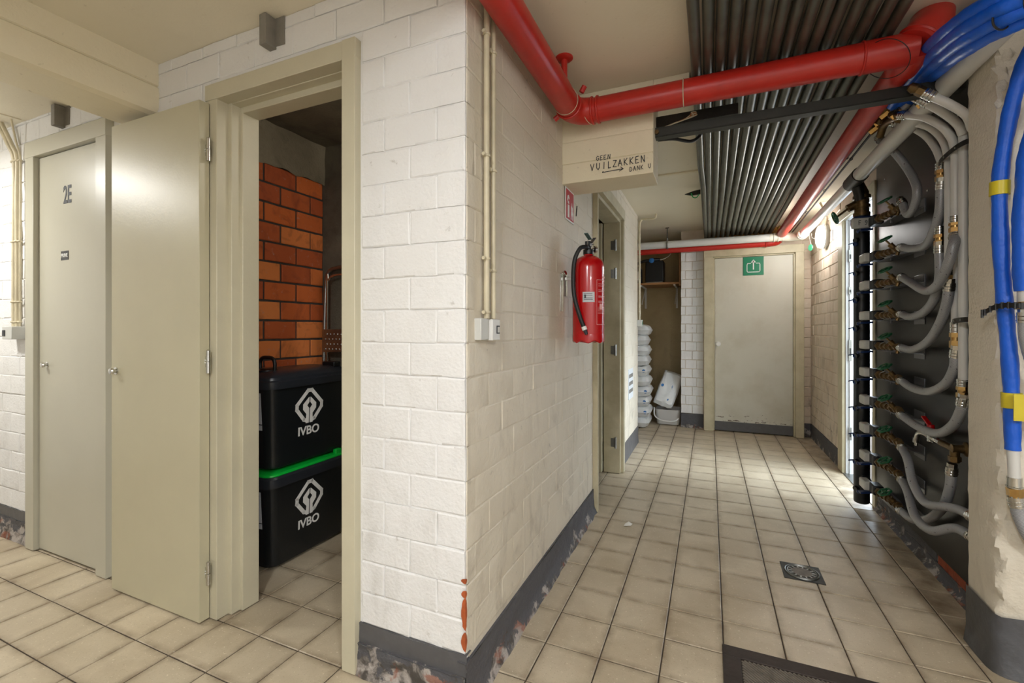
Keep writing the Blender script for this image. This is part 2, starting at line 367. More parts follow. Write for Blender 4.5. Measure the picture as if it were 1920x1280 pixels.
# ---- brick builder
def brick_meshes(L, Hh, mat, n=8, rough=.002, gap=.006, dep=.03, edge=.004):
    out = []
    for q in range(n):
        rnd = random.Random(q*17 + int(L*1000)); nx, nz = 5, 3; b = MB(); vs = []
        x0, x1, z0, z1 = -L/2+gap/2, L/2-gap/2, -Hh/2+gap/2, Hh/2-gap/2
        for k in range(nz+1):
            for i in range(nx+1):
                tx = i/nx; tz = k/nz
                rim = i in (0, nx) or k in (0, nz)
                x = x0 + (x1-x0)*(.022 if i == 1 else .978 if i == nx-1 else tx) if not rim or i not in (0, nx) else (x0 if i == 0 else x1)
                z = z0 + (z1-z0)*(.045 if k == 1 else .955 if k == nz-1 else tz) if k not in (0, nz) else (z0 if k == 0 else z1)
                if rim: x += rnd.uniform(-edge, edge)*.4; z += rnd.uniform(-edge, edge)*.5
                y = (edge*.9 if rim else 0) + rnd.uniform(-rough, rough)
                vs.append((x, y, z))
        fs = [(k*(nx+1)+i, k*(nx+1)+i+1, (k+1)*(nx+1)+i+1, (k+1)*(nx+1)+i) for k in range(nz) for i in range(nx)]
        ring = [i for i in range(nx+1)] + [(k)*(nx+1)+nx for k in range(1, nz+1)] + [nz*(nx+1)+i for i in range(nx-1, -1, -1)] + [k*(nx+1) for k in range(nz-1, 0, -1)]
        base = len(vs)
        vs += [(vs[i][0], dep, vs[i][2]) for i in ring]
        fs += [(ring[i], base+i, base+(i+1) % len(ring), ring[(i+1) % len(ring)]) for i in range(len(ring))]
        me = bpy.data.meshes.new('brick'); me.from_pydata(vs, [], fs); me.materials.append(mat)
        for p in me.polygons: p.use_smooth = True
        me.set_sharp_from_angle(angle=math.radians(13)); out.append(me)
    return out
def bricks(parent, meshes, L, Hh, org, rotz, a0, a1, z0, z1, holes=(), phase=0, half=.5, jig=.0015, name='brick'):
    """rows of bricks; org = world point where local x=0, z=0; holes = (a0, a1, z0, z1)"""
    c, s = math.cos(rotz), math.sin(rotz); nrow = int(math.ceil((z1-z0)/Hh)); pw = WPOS[parent.name]; cnt = 0
    for r in range(nrow):
        za = z0 + r*Hh; zb = min(za+Hh, z1)
        if zb-za < .03: continue
        x = math.floor(a0/L)*L - L + (half*L if r % 2 else 0) + phase
        while x < a1:
            segs = [(max(x, a0), min(x+L, a1))]
            for h0, h1, g0, g1 in holes:
                if za + .03 < g1 and zb - .03 > g0:
                    ns = []
                    for p, q in segs:
                        if q <= h0 or p >= h1: ns.append((p, q))
                        else:
                            if p < h0: ns.append((p, h0))
                            if q > h1: ns.append((h1, q))
                    segs = ns
            for p, q in segs:
                if q-p < .025: continue
                me = random.choice(meshes); o = bpy.data.objects.new(name, me); COL.objects.link(o); o.parent = parent
                m = (p+q)/2; w = Vector((org[0] + c*m, org[1] + s*m, (za+zb)/2))
                w += Vector((-s, c, 0))*random.uniform(-jig, jig)
                o.location = w - pw; o.rotation_euler = (0, 0, rotz); o.scale = ((q-p)/L, 1, (zb-za)/Hh); cnt += 1
            x += L
    return cnt

BL, BH = .208, .1062
CE = 2.34
# ---- wall_front (the wall with the two doors), facing the camera
w = MB(); Yf = 1.2245
for x0, x1, z0, z1 in ((-4.72, -3.262, -.03, CE), (-2.69, -1.83, -.03, CE), (-1.13, -.69, -.03, CE), (-3.262, -2.69, 2.08, CE), (-1.83, -1.13, 2.11, CE)):
    w.box(x0, Yf, z0, x1, 1.34, z1)
wall_front = struct(w.build('wall_front', M['wall_white'], origin=(-2.5, 1.28, 0)), 'white painted brick wall with two storage doors', 'wall')
ms = brick_meshes(BL, BH, M['wall_white'], gap=.0034, edge=.0024)
bricks(wall_front, ms, BL, BH, (0, 1.22, 0), 0, -4.0, -.687, .17, CE, [(-3.36, -2.54, 0, 2.14), (-1.88, -1.09, 0, 2.155)], phase=-.06)
b = MB(); rnd = random.Random(2)
for z, hh in ((.30, .05), (.215, .03), (.36, .012), (.40, .008)):
    n_ = 10; vs_ = []
    for k in range(n_+1):
        zz = z - hh + 2*hh*k/n_; wv = .007*math.sin(PI*k/n_)**.6 + rnd.uniform(0, .002)*(0 < k < n_)
        vs_ += [(-.6855-wv*1.6, 1.2165, zz), (-.6838, 1.2163, zz), (-.6835, 1.2165+wv*1.2, zz)]
    b.add(vs_, [(3*k+j, 3*k+j+1, 3*k+4+j, 3*k+3+j) for k in range(n_) for j in (0, 1)])
b.build('chipped_brick', simple('bare_brick', '#b5592c', .85, 0, .3, 40, .3, 60), wall_front)
# ---- wall_corridor (left side of the corridor), facing +X
w = MB()
for y0, y1, z0, z1 in ((1.245, 2.91, -.03, CE), (3.745, 4.85, -.03, CE), (2.91, 3.745, 2.07, CE)): w.box(-.80, y0, z0, -.6868, y1, z1)
wall_corridor = struct(w.build('wall_corridor', M['wall_cream'], origin=(-.74, 3, 0)), 'cream painted brick wall of the corridor carrying the extinguisher', 'wall')
ms = brick_meshes(BL, BH, M['wall_cream'], rough=.0010, gap=.002, edge=.0016)
bricks(wall_corridor, ms, BL, BH, (-.685, 0, 0), PI/2, 1.230, 4.848, .17, CE, [(2.87, 3.8, 0, 2.14), (2.21, 2.44, 1.9, 2.5)], phase=.03, jig=.001)
# ---- wall_back of the corridor: end door wall + brick pier
w = MB()
w.box(-.075, 5.80, -.03, .035, 5.95, CE); w.box(.84, 5.80, -.03, 1.12, 5.95, CE); w.box(.035, 5.80, 2.0, .84, 5.95, CE)
w.box(-.315, 5.806, -.03, -.075, 6.0, CE)
w.box(-.12, 5.97, -.03, 1.12, 6.05, CE)  # added unseen backing, stops outside light leaking under the end door
wall_end = struct(w.build('wall_end', M['wall_pink'], origin=(.4, 5.87, 0)), 'end wall of the corridor with a narrow white brick pier', 'wall')
ms = brick_meshes(.125, BH, M['wall_white'], n=6)
bricks(wall_end, ms, .125, BH, (0, 5.797, 0), 0, -.318, -.07, .17, 2.12, phase=.057, half=.4)
bricks(wall_end, brick_meshes(BL, BH, M['wall_pink'], n=4), BL, BH, (0, 5.795, 0), 0, .925, 1.0, .12, 2.3)
# ---- wall_niche: recess behind the pier
w = MB(); w.box(-1.4, 6.42, -.03, -.2, 6.55, CE); w.box(-1.4, 4.95, -.03, -1.3, 6.42, CE); w.box(-1.4, 4.75, -.03, -.8, 4.85, CE); w.box(-.20, 6.0, -.03, -.12, 6.5, CE)
struct(w.build('wall_niche', wall_paint('niche_paint', '#b3a078', '#99855f', '#4c4030', .6, low=.4)), 'ochre plastered recess wall behind the stacked bags', 'wall')
# ---- wall_right
w = MB()
for y0, y1, z0, z1 in ((2.2, 3.70, -.03, CE), (4.46, 5.95, -.03, CE), (3.70, 4.46, 2.06, CE)): w.box(1.006, y0, z0, 1.12, y1, z1)
wall_right = struct(w.build('wall_right', M['wall_pink'], origin=(1.06, 4, 0)), 'worn pinkish painted brick wall on the right of the corridor', 'wall')
bricks(wall_right, brick_meshes(BL, BH, M['wall_pink'], n=6), BL, BH, (1.001, 0, 0), -PI/2, -5.8, -4.6, .15, CE, phase=.05)
bricks(wall_right, brick_meshes(BL, .07, simple('bare_plinth_brick', '#9c4a2a', .85, 0, .5, 18, .3, 60), n=4), BL, .07, (.998, 0, 0), -PI/2, -2.80, -2.2, .05, .12)
# ---- pillar with a knocked-off rough corner
w = MB(); prof = [(1.1, 2.34), (.95, 2.285), (.90, 2.275), (.897, 2.22), (.897, 2.17), (.899, 2.12), (.902, 2.098), (.908, 2.088), (.916, 2.082), (.924, 2.078), (.932, 2.076), (.945, 2.074), (.97, 2.07), (1.05, 2.062), (1.3, 2.05), (2.4, 2.04)]
vsx = []; NZ = 120
for k in range(NZ+1):
    z = -.03 + (CE+.03)*k/NZ
    for i, (x, y) in enumerate(prof):
        j = .007 if 6 <= i <= 11 else (.002 if 2 <= i <= 13 else 0)
        if z > 1.9 and 5 <= i <= 13: j *= 2.5
        nx = noise.noise(Vector((x*30, y*30, z*22)))*j*2 + random.uniform(-j, j)*.5
        wide = (.02*max(0, (z-1.7)/.6) if 7 <= i <= 12 else 0)
        vsx.append((x + nx + wide*.3, y + nx*.8 + wide, z))
n = len(prof)
w.add(vsx, [(k*n+i, k*n+i+1, (k+1)*n+i+1, (k+1)*n+i) for k in range(NZ) for i in range(n-1)])
w.add([(x, y, z) for z in (-.03, CE) for x, y in prof + [(2.4, 2.34)]], [])
pillar = struct(w.build('wall_pillar', M['pillar'], origin=(1.2, 2.1, 0)), 'rough plastered pillar with a knocked-off corner beside the blue pipes', 'wall')
w = MB(); w.box(1.0, 2.12, -.03, 2.4, 2.34, CE); w.build('core', M['pillar'], pillar)
# ---- hidden sides of the front room
w = MB(); w.box(-4.82, -2.3, -.03, -4.72, 1.34, CE); struct(w.build('wall_left', M['wall_white']), 'white painted wall at the far left of the front room', 'wall')
w = MB(); w.box(-4.82, -2.4, -.03, 2.5, -2.3, CE); struct(w.build('wall_rear', M['wall_white']), 'white painted wall behind the camera', 'wall')
w = MB(); w.box(2.4, -2.4, -.03, 2.5, 2.34, CE); struct(w.build('wall_side', M['wall_white']), 'white painted wall to the right of the front room', 'wall')
# ---- closet (left brick wall, back wall) and dark store behind the corridor door
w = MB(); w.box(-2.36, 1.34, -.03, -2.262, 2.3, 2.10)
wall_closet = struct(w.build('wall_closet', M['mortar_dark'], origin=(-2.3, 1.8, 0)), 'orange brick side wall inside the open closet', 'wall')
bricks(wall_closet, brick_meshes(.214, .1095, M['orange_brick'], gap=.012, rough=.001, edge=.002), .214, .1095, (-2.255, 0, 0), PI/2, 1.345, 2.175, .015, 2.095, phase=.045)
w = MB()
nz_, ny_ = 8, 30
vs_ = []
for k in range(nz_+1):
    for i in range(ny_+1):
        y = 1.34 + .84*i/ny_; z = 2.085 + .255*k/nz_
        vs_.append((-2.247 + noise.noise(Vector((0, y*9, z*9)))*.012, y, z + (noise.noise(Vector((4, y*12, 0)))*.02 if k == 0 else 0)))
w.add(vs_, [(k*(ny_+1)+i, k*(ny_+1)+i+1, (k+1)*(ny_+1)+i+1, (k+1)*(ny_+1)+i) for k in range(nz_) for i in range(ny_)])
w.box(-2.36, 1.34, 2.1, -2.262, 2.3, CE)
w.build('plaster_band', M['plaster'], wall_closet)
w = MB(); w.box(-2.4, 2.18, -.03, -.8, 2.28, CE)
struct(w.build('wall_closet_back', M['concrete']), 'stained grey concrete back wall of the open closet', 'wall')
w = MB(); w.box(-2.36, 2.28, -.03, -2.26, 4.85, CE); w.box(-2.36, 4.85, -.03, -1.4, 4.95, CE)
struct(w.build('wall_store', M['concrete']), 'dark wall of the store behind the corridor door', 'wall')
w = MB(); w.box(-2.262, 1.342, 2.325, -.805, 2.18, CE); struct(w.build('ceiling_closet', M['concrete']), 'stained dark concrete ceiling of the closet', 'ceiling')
# ---- ceiling
w = MB(); w.box(-4.82, -2.4, CE, 2.5, 2.34, CE+.12); w.box(-2.4, 2.34, CE, 1.12, 6.55, CE+.12)
struct(w.build('ceiling', M['ceiling']), 'cream painted ceiling slab over room and corridor', 'ceiling')
w = MB(); w.box(-4.72, -2.3, 2.305, -2.5, 1.22, CE); w.tube([(-3.52, -.3, 2.303), (-3.42, 1.2, 2.303)], .004, 6)
struct(w.build('ceiling_left', M['ceiling']), 'slightly lower cream ceiling left of the beam', 'ceiling')
# ---- beams
w = MB(); prof = [(-2.233, 2.345), (-2.233, 2.245), (-2.241, 2.240), (-2.233, 2.234), (-2.226, 2.18), (-2.228, 2.145), (-2.238, 2.125), (-2.262, 2.114), (-2.498, 2.120), (-2.505, 2.345)]
vs_ = []; NY = 40
for k in range(NY+1):
    y = -2.3 + 3.522*k/NY
    for x, z in prof: vs_.append((x + noise.noise(Vector((1, y*3, z*5)))*.004, y, z + noise.noise(Vector((7, y*3, x*5)))*.003))
n = len(prof); w.add(vs_, [(k*n+i, k*n+i+1, (k+1)*n+i+1, (k+1)*n+i) for k in range(NY) for i in range(n-1)])
struct(w.build('trim_beam', M['beam'], ang=25), 'cream painted concrete beam crossing the ceiling to the front wall', 'beam')
w = MB()
for z0, z1, dy in ((2.292, CE, 0), (2.112, 2.290, .002), (2.003, 2.110, -.001), (1.905, 2.001, .001)):
    w.box(-.695, 2.22+dy, z0, -.243, 2.432, z1)
w.box(-.695, 2.224, 1.91, -.247, 2.428, CE)
w.box(-.243, 2.22, 2.288, -.085, 2.432, CE)
stub = struct(w.build('trim_corridor_beam', M['beam'], origin=(-.46, 2.3, 1.905), bev=.003), 'board-marked cream concrete beam end with handwriting over the corridor', 'beam')
# handwriting GEEN VUILZAKKEN -> DANK U
GL = {'G': [[(.9, .85), (.5, 1), (.1, .7), (.1, .25), (.5, 0), (.9, .2), (.9, .5), (.55, .5)]], 'E': [[(.85, 1), (.15, .95), (.1, 0), (.85, .05)], [(.12, .5), (.7, .55)]],
      'N': [[(.1, 0), (.15, 1), (.85, 0), (.9, 1)]], 'V': [[(0, 1), (.45, 0), (.95, 1)]], 'U': [[(.1, 1), (.12, .3), (.5, 0), (.85, .3), (.9, 1)]], 'I': [[(.5, 1), (.5, 0)]],
      'L': [[(.15, 1), (.1, 0), (.8, .05)]], 'Z': [[(.1, 1), (.9, .95), (.1, .05), (.95, 0)]], 'A': [[(0, 0), (.45, 1), (.95, 0)], [(.2, .4), (.75, .42)]],
      'K': [[(.12, 1), (.12, 0)], [(.85, 1), (.15, .5), (.9, 0)]], 'D': [[(.1, 0), (.12, 1), (.7, .8), (.9, .4), (.55, .05), (.1, 0)]],
      'F': [[(.12, 0), (.12, 1), (.85, .98)], [(.12, .52), (.7, .52)]], '9': [[(.85, .6), (.3, .5), (.2, .85), (.55, 1), (.85, .8), (.8, .3), (.5, 0), (.2, .05)]],
      '>': [[(0, .35), (1, .5)], [(0, .38), (.04, .5)], [(.85, .85), (1, .5), (.83, .2)]], ' ': []}
def handwrite(mb, txt, o, ux, uy, nrm, hgt, wid, step, r):
    o = Vector(o); ux = Vector(ux); uy = Vector(uy); nrm = Vector(nrm)
    for i, ch in enumerate(txt):
        sk = random.uniform(-.08, .08)
        for st in GL[ch]:
            pts = [o + ux*(i*step + p[0]*wid + sk*wid*p[1]) + uy*(p[1]*hgt) + nrm*.0005 for p in st]
            for a, b in zip(pts, pts[1:]):
                d = (b-a).normalized(); s_ = d.cross(nrm)*r
                mb.obox((a+b)/2, (b-a)*.5 + d*r*.5, s_, nrm*.0006)
w = MB(); fy = 2.2185
handwrite(w, 'GEEN', (-.513, fy, 1.998), (1, 0, 0), (0, 0, 1), (0, -1, 0), .022, .014, .0185, .0013)
handwrite(w, 'VUIL', (-.541, fy, 1.952), (1, 0, .02), (0, 0, 1), (0, -1, 0), .032, .018, .0285, .0016)
handwrite(w, 'ZAKKEN', (-.432, fy, 1.955), (1, 0, .03), (0, 0, 1), (0, -1, 0), .032, .019, .0265, .0016)
handwrite(w, '>', (-.485, fy, 1.926), (1, 0, 0), (0, 0, 1), (0, -1, 0), .03, .1, .1, .0016)
handwrite(w, 'DANK U', (-.352, fy, 1.923), (1, 0, .04), (0, 0, 1), (0, -1, 0), .021, .013, .0172, .0012)
tag(w.build('handwriting', M['ink'], stub), 'black marker words reading geen vuilzakken dank u with an arrow')
# ---- grey plates under the ceiling on the front wall
for i, (x0, x1, z0, lab) in enumerate(((-3.043, -2.965, 2.195, 'small grey bracket box on wall top above the door marked 2E'), (-1.535, -1.455, 2.225, 'small grey bracket box on wall top above the open closet'))):
    b = thing('bracket_box', ((x0+x1)/2, 1.19, z0), lab, 'bracket')
    w = MB(); w.box(x0, 1.175, z0, x0+.035, 1.224, 2.30 if x0 < -2 else 2.338); w.build('shell', M['bracket_grey'], b, bev=.002)
    w = MB(); w.box(x0+.035, 1.216, z0+.01, x1, 1.222, 2.30 if x0 < -2 else 2.338); w.build('flange', M['bracket_grey'], b)

# ---- floor: dark grout bed with one mesh per tile
w = MB(); w.box(-4.82, -2.4, -.10, 2.5, 6.55, -.004)
floor = struct(w.build('floor', M['grout'], origin=(0, 0, -.05)), 'worn beige terrazzo tile floor of room and corridor', 'floor')
TX, TY, X0, Y0 = .2032, .2010, .046, 1.812
def tile_geo(b, cx, cy, sx, sy, z, jig):
    g = .0022; e = .0025; hx, hy = sx/2-g, sy/2-g
    t = [z + jig*random.uniform(-1, 1) for _ in range(4)]; q = [(-1, -1), (1, -1), (1, 1), (-1, 1)]
    v = [(cx+a*(hx-e), cy+c*(hy-e), t[i]) for i, (a, c) in enumerate(q)] + [(cx+a*hx, cy+c*hy, z-.002) for a, c in q] + [(cx+a*hx, cy+c*hy, z-.012) for a, c in q]
    b.add(v, [(0, 1, 2, 3)] + [(i, i+4, (i+1) % 4+4, (i+1) % 4) for i in range(4)] + [(i+4, i+8, (i+1) % 4+8, (i+1) % 4+4) for i in range(4)])
tiles = []
DR = (.323, 2.478, .487, 2.642); MT = (.042, 1.26, .655, 1.862)
for i in range(-25, 13):
    for j in range(-22, 24):
        cx, cy = X0 + (i+.5)*TX, Y0 + (j+.5)*TY
        if cx < -4.7 or cx > 2.38 or cy < -2.25 or cy > 6.4: continue
        inA = cy < 1.42 and (cy < 1.25 or cx < 2); cor = -.75 < cx < 1.12 and cy < 5.9
        clo = -2.3 < cx < -.8 and cy < 2.2; nic = -1.35 < cx < -.1 and 4.85 < cy
        sto = -1.4 < cx < -.7 and 2.9 < cy < 4.0
        if cy < 2.0 and cx < 2.4: inA = inA or cx > .9
        if not (inA or cor or clo or nic or sto): continue
        pr = proj(cx, cy, 0); vis = False; key = 99
        if pr and -90 < pr[0] < 2010 and pr[1] < 1390:
            hid = (cy > 1.33 and not (-.72 < cx < 1.05 or clo or nic)) or (clo and cy > 1.22 and (cx > -1.0 or cx < -1.95)) or (cx > .95 and cy > 2.15) or (nic and cx < -.9) or (sto and cx < -.72)
            if not hid: vis = True; key = pr[2]
        tiles.append((key, cx, cy))
tiles.sort()
tm = []
for q in range(8):
    random.seed(q); b = MB(); tile_geo(b, 0, 0, TX, TY, 0, .0006); me = bpy.data.meshes.new('tile'); me.from_pydata(b.v, [], b.f); me.materials.append(M['tile']); tm.append(me)
rest = MB(); nt_ = 0
random.seed(11)
for key, cx, cy in tiles:
    inmat = MT[0] < cx < MT[2] and MT[1] < cy < MT[3]
    if inmat: continue
    if nt_ < 299 and key < 90:
        o = bpy.data.objects.new('tile', random.choice(tm)); COL.objects.link(o); o.parent = floor
        o.location = Vector((cx, cy, random.uniform(-.0008, .0004))) - WPOS['floor']; o.rotation_euler = (0, 0, random.uniform(-.002, .002) + random.choice((0, PI)) ); nt_ += 1
    else: tile_geo(rest, cx, cy, TX, TY, 0, .0006)
tag(rest.build('distant_tiles', M['tile'], floor, origin=(0, 0, 0)), kind='stuff')
# outside ground beyond the daylight door
w = MB(); w.box(1.12, 2.0, -.1, 6, 8, -.01); struct(w.build('floor_outside', simple('outside_paving', '#b9bcc0', .8)), 'pale paving outside the daylight door', 'floor')
w = MB(); w.box(3.5, 2.0, -.1, 3.6, 8, 1.1); struct(w.build('wall_outside', simple('outside_wall', '#c9d6e6', .8, 0, .2, 4)), 'pale bluish wall across the yard outside', 'wall')

# ---- plinths (baseboards)
def plinth(name, p0, p1, nrm, z0, z1, mat, label, t=.006, rough=.004, flare=.0):
    p0 = Vector((*p0, 0)); p1 = Vector((*p1, 0)); nrm = Vector((*nrm, 0)); L = (p1-p0).length; nx = max(4, int(L/.02)); nz = 8; vs = []; b = MB()
    for k in range(nz+1):
        z = z0 + (z1-z0)*k/nz
        for i in range(nx+1):
            q = p0 + (p1-p0)*i/nx; d = t + noise.noise(Vector((q.x*14, q.y*14, z*30)))*rough + flare*max(0, 1-k/nz*3)
            edge = noise.noise(Vector((q.x*7, q.y*7, 3)))*.004 if k == nz else 0
            q = q + nrm*d; vs.append((q.x, q.y, z+edge))
    b.add(vs, [(k*(nx+1)+i, k*(nx+1)+i+1, (k+1)*(nx+1)+i+1, (k+1)*(nx+1)+i) for k in range(nz) for i in range(nx)])
    o = nz*(nx+1); b.add([vs[o], vs[o+nx], tuple(Vector(vs[o+nx]) - nrm*.03), tuple(Vector(vs[o]) - nrm*.03)], [(0, 1, 2, 3)])
    return struct(b.build(name, mat, ang=60), label, 'plinth')
plinth('baseboard_front', (-1.105, 1.22), (-.684, 1.22), (0, -1), 0, .105, M['peel_bad'], 'crumbling plinth with bare stone and brick beside the open closet', .012, .010, .012)
plinth('baseboard_front_band', (-1.105, 1.22), (-.680, 1.22), (0, -1), .105, .17, M['grey_paint'], 'grey painted plinth band on the front wall beside the closet', .003, .002)
plinth('baseboard_corridor', (-.685, 1.21), (-.685, 2.885), (1, 0), 0, .15, M['peel'], 'flaking dark grey plinth along the corridor wall', .006, .006, .02)
plinth('baseboard_corridor_far', (-.685, 3.80), (-.685, 4.85), (1, 0), 0, .17, M['grey_paint'], 'dark grey plinth past the corridor door', .004, .002, .004)
plinth('baseboard_left', (-4.0, 1.22), (-3.35, 1.22), (0, -1), 0, .115, M['peel_bad'], 'flaking white and grey plinth left of the door marked 2E', .006, .008, .01)
plinth('baseboard_left_band', (-4.0, 1.22), (-3.35, 1.22), (0, -1), .115, .17, M['grey_paint'], 'grey painted plinth band left of the door marked 2E', .003, .002)
plinth('baseboard_pier', (-.318, 5.797), (-.07, 5.797), (0, -1), 0, .17, M['peel'], 'grey plinth at the foot of the brick pier', .004, .003)
plinth('baseboard_end', (.93, 5.795), (1.0, 5.795), (0, -1), 0, .15, M['peel_bad'], 'worn plinth right of the end door', .004, .003)
plinth('baseboard_right', (1.001, 4.6), (1.001, 5.8), (-1, 0), 0, .15, M['peel'], 'grey plinth with orange chips left of the daylight door', .004, .004)
plinth('baseboard_panel', (1.001, 2.25), (1.001, 3.66), (-1, 0), 0, .055, M['peel'], 'dark flaking plinth under the dark panel', .006, .004, .02)
plinth('baseboard_panel_upper', (1.001, 2.81), (1.001, 3.66), (-1, 0), .055, .12, M['peel'], 'grey flaking plinth band under the far half of the dark panel', .004, .004)
b = MB(); prof = [(.90, 2.29), (.890, 2.27), (.889, 2.2), (.890, 2.12), (.896, 2.092), (.908, 2.078), (.925, 2.07), (.96, 2.064), (1.1, 2.054), (1.3, 2.042), (2.4, 2.032)]
vs_ = []
for k in range(13):
    z = .2*k/12
    for i, (x, y) in enumerate(prof):
        q = noise.noise(Vector((x*25, y*25, z*25)))*.004 + (.012*max(0, 1-k/3)); vs_.append((x-q, y-q, z + (.006*math.sin(i) if k == 12 else 0)))
n = len(prof); b.add(vs_, [(k*n+i, k*n+i+1, (k+1)*n+i+1, (k+1)*n+i) for k in range(12) for i in range(n-1)])
struct(b.build('baseboard_pillar', simple('pillar_plinth_paint', '#5c5d61', .5, 0, 0, 6, .3, 40, col2='#4a4947'), ang=50), 'dark grey plinth around the pillar foot', 'plinth')

# ------------------------------------------------------------------ DOORS
def hinge(parent, x, y, z, axis=1):
    b = MB(); b.cyl((x, y, z-.045), (x, y, z+.0), .008, 12); b.cyl((x, y, z+.002), (x, y, z+.045), .0075, 12); b.lathe((x, y, z+.045), (0, 0, 1), [(.0075, 0), (.004, .004)], 12)
    b.box(x-.038*axis, y-.001, z-.022, x, y+.002, z+.022)
    for k in (-1, 1):
        b.cyl((x-.028*axis, y+.0, z+.014*k), (x-.028*axis, y-.003, z+.014*k), .003, 8)
        b.cyl((x-.02*axis, y+.0, z+.005*k), (x-.02*axis, y-.003, z+.005*k), .003, 8)
    return b.build('hinge', M['chrome'], parent)
def knob(parent, x, y, z, r=.016, mat=None, name='knob', dirn=(0, -1, 0)):
    b = MB(); b.lathe((x, y, z), dirn, [(r*1.1, 0), (r*1.1, .003), (r*.6, .004), (r*.55, .010), (r*.9, .013), (r, .018), (r*.8, .024), (.001, .026)], 18)
    return b.build(name, mat or M['chrome'], parent)
# door_1: closed, marked 2E
d1 = thing('door_1', (-2.98, 1.22, 0), 'closed greige storage door marked 2E in the front wall', 'door', kind='structure')
w = MB(); w.box(-3.355, 1.192, .003, -3.268, 1.30, 2.16); w.box(-2.675, 1.192, .003, -2.588, 1.30, 2.16); w.box(-3.357, 1.190, 2.078, -2.586, 1.302, 2.162)
w.box(-3.27, 1.236, 0, -2.67, 1.30, .012); w.build('frame', M['door_grey'], d1, bev=.002)
w = MB(); w.box(-3.264, 1.214, .010, -2.679, 1.25, 2.074); leaf = w.build('leaf', M['door_grey'], d1, bev=.002)
text_obj('2E', 'door_number', .125, (-2.978, 1.2135, 1.847), (1, 0, 0), (0, 0, 1), M['ink'], leaf, bold=.0025, xs=.62)
w = MB(); w.box(-3.039, 1.2125, 1.521, -2.967, 1.215, 1.567); w.build('name_plate', M['black'], leaf)
text_obj('PRIVE', 'plate_lettering', .026, (-3.003, 1.2115, 1.544), (1, 0, 0), (0, 0, 1), M['white'], leaf, bold=.0006)
knob(leaf, -3.18, 1.214, .985, .014)
for z in (1.885, 1.04, .19):
    b = MB(); b.cyl((-2.676, 1.207, z-.045), (-2.676, 1.207, z+.045), .006, 10); b.box(-2.69, 1.2125, z-.03, -2.676, 1.2145, z+.03); b.build('hinge', M['steel'], leaf)
# door_2: closet door standing wide open flat against the wall
d2 = thing('door_2', (-1.49, 1.22, 0), 'open greige closet door folded back beside its doorway with the black bins', 'door', kind='structure')
w = MB()
w.box(-1.880, 1.200, .003, -1.812, 1.250, 2.155); w.box(-1.156, 1.195, .003, -1.098, 1.250, 2.1585); w.box(-1.881, 1.197, 2.093, -1.097, 1.2505, 2.157)
w.box(-1.84, 1.248, .003, -1.792, 1.352, 2.1); w.box(-1.81, 1.285, .003, -1.776, 1.36, 2.09)
w.box(-1.154, 1.248, .003, -1.128, 1.352, 2.1); w.box(-1.168, 1.285, .003, -1.126, 1.36, 2.09)
w.box(-1.845, 1.249, 2.090, -1.12, 1.353, 2.150); w.box(-1.81, 1.286, 2.066, -1.13, 1.361, 2.105)
w.build('frame', M['casing'], d2, bev=.0025)
w = MB(); w.box(-2.462, 1.156, .008, -1.850, 1.196, 2.078); leaf = w.build('leaf', M['door'], d2, bev=.002)
knob(leaf, -2.425, 1.156, .985, .015)
for z in (1.885, 1.04, .197): hinge(leaf, -1.832, 1.180, z)
# door_3: corridor door swung into the dark store
d3 = thing('door_3', (-.70, 3.33, 0), 'corridor doorway with its greige door swung into the dark store', 'door', kind='structure')
w = MB()
w.box(-.80, 2.875, .003, -.655, 2.905, 2.14); w.box(-.80, 2.905, .003, -.675, 2.93, 2.08)
w.box(-.80, 3.745, .003, -.640, 3.80, 2.14); w.box(-.80, 3.72, .003, -.665, 3.745, 2.08)
w.box(-.802, 2.873, 2.06, -.638, 3.802, 2.142); w.box(-.80, 2.9, 2.035, -.668, 3.745, 2.06)
w.build('frame', M['casing_dirty'], d3, bev=.003)
w = MB(); w.box(-1.48, 3.675, .01, -.805, 3.715, 2.03); leaf = w.build('leaf', M['door'], d3, bev=.002)
for z in (1.85, 1.62, 1.0, .25):
    b = MB(); b.cyl((-.700, 3.712, z-.045), (-.700, 3.712, z+.045), .008, 10); b.box(-.74, 3.716, z-.035, -.70, 3.719, z+.035); b.build('hinge', M['steel'], leaf)
# door_4: end door with exit pictogram
d4 = thing('door_4', (.43, 5.76, 0), 'closed cream end door with a green exit sign', 'door', kind='structure')
w = MB(); w.box(-.062, 5.70, .003, .035, 5.80, 2.075); w.box(.845, 5.70, .003, .925, 5.80, 2.075); w.box(-.064, 5.698, 1.998, .927, 5.80, 2.085)
w.box(.03, 5.735, .003, .05, 5.80, 2.0); w.box(.83, 5.735, .003, .85, 5.80, 2.0); w.box(.03, 5.735, 1.985, .85, 5.80, 2.0); w.build('frame', M['casing_dirty'], d4, bev=.003)
w = MB(); w.box(.052, 5.755, .012, .828, 5.795, 1.983); leaf = w.build('leaf', M['end_door'], d4, bev=.002)
w = MB(); w.box(.052, 5.750, .012, .828, 5.757, .115); w.build('kick_strip', M['grey_paint'], leaf, bev=.001)
knob(leaf, .088, 5.755, 1.0, .026, M['white'])
b = MB(); b.box(.345, 5.748, 1.775, .548, 5.754, 1.98); sg = b.build('exit_sign', M['sign_green'], leaf)
b = MB(); ey = 5.7465; tk = .006
def seg(b, pts, r, y=ey):
    for a, c in zip(pts, pts[1:]):
        a = Vector((a[0], y, a[1])); c = Vector((c[0], y, c[1])); d = (c-a).normalized(); b.obox((a+c)/2, (c-a)*.5+d*r*.8, d.cross(Vector((0, 1, 0)))*r, (0, .001, 0))
cx_, cz_ = .447, 1.872
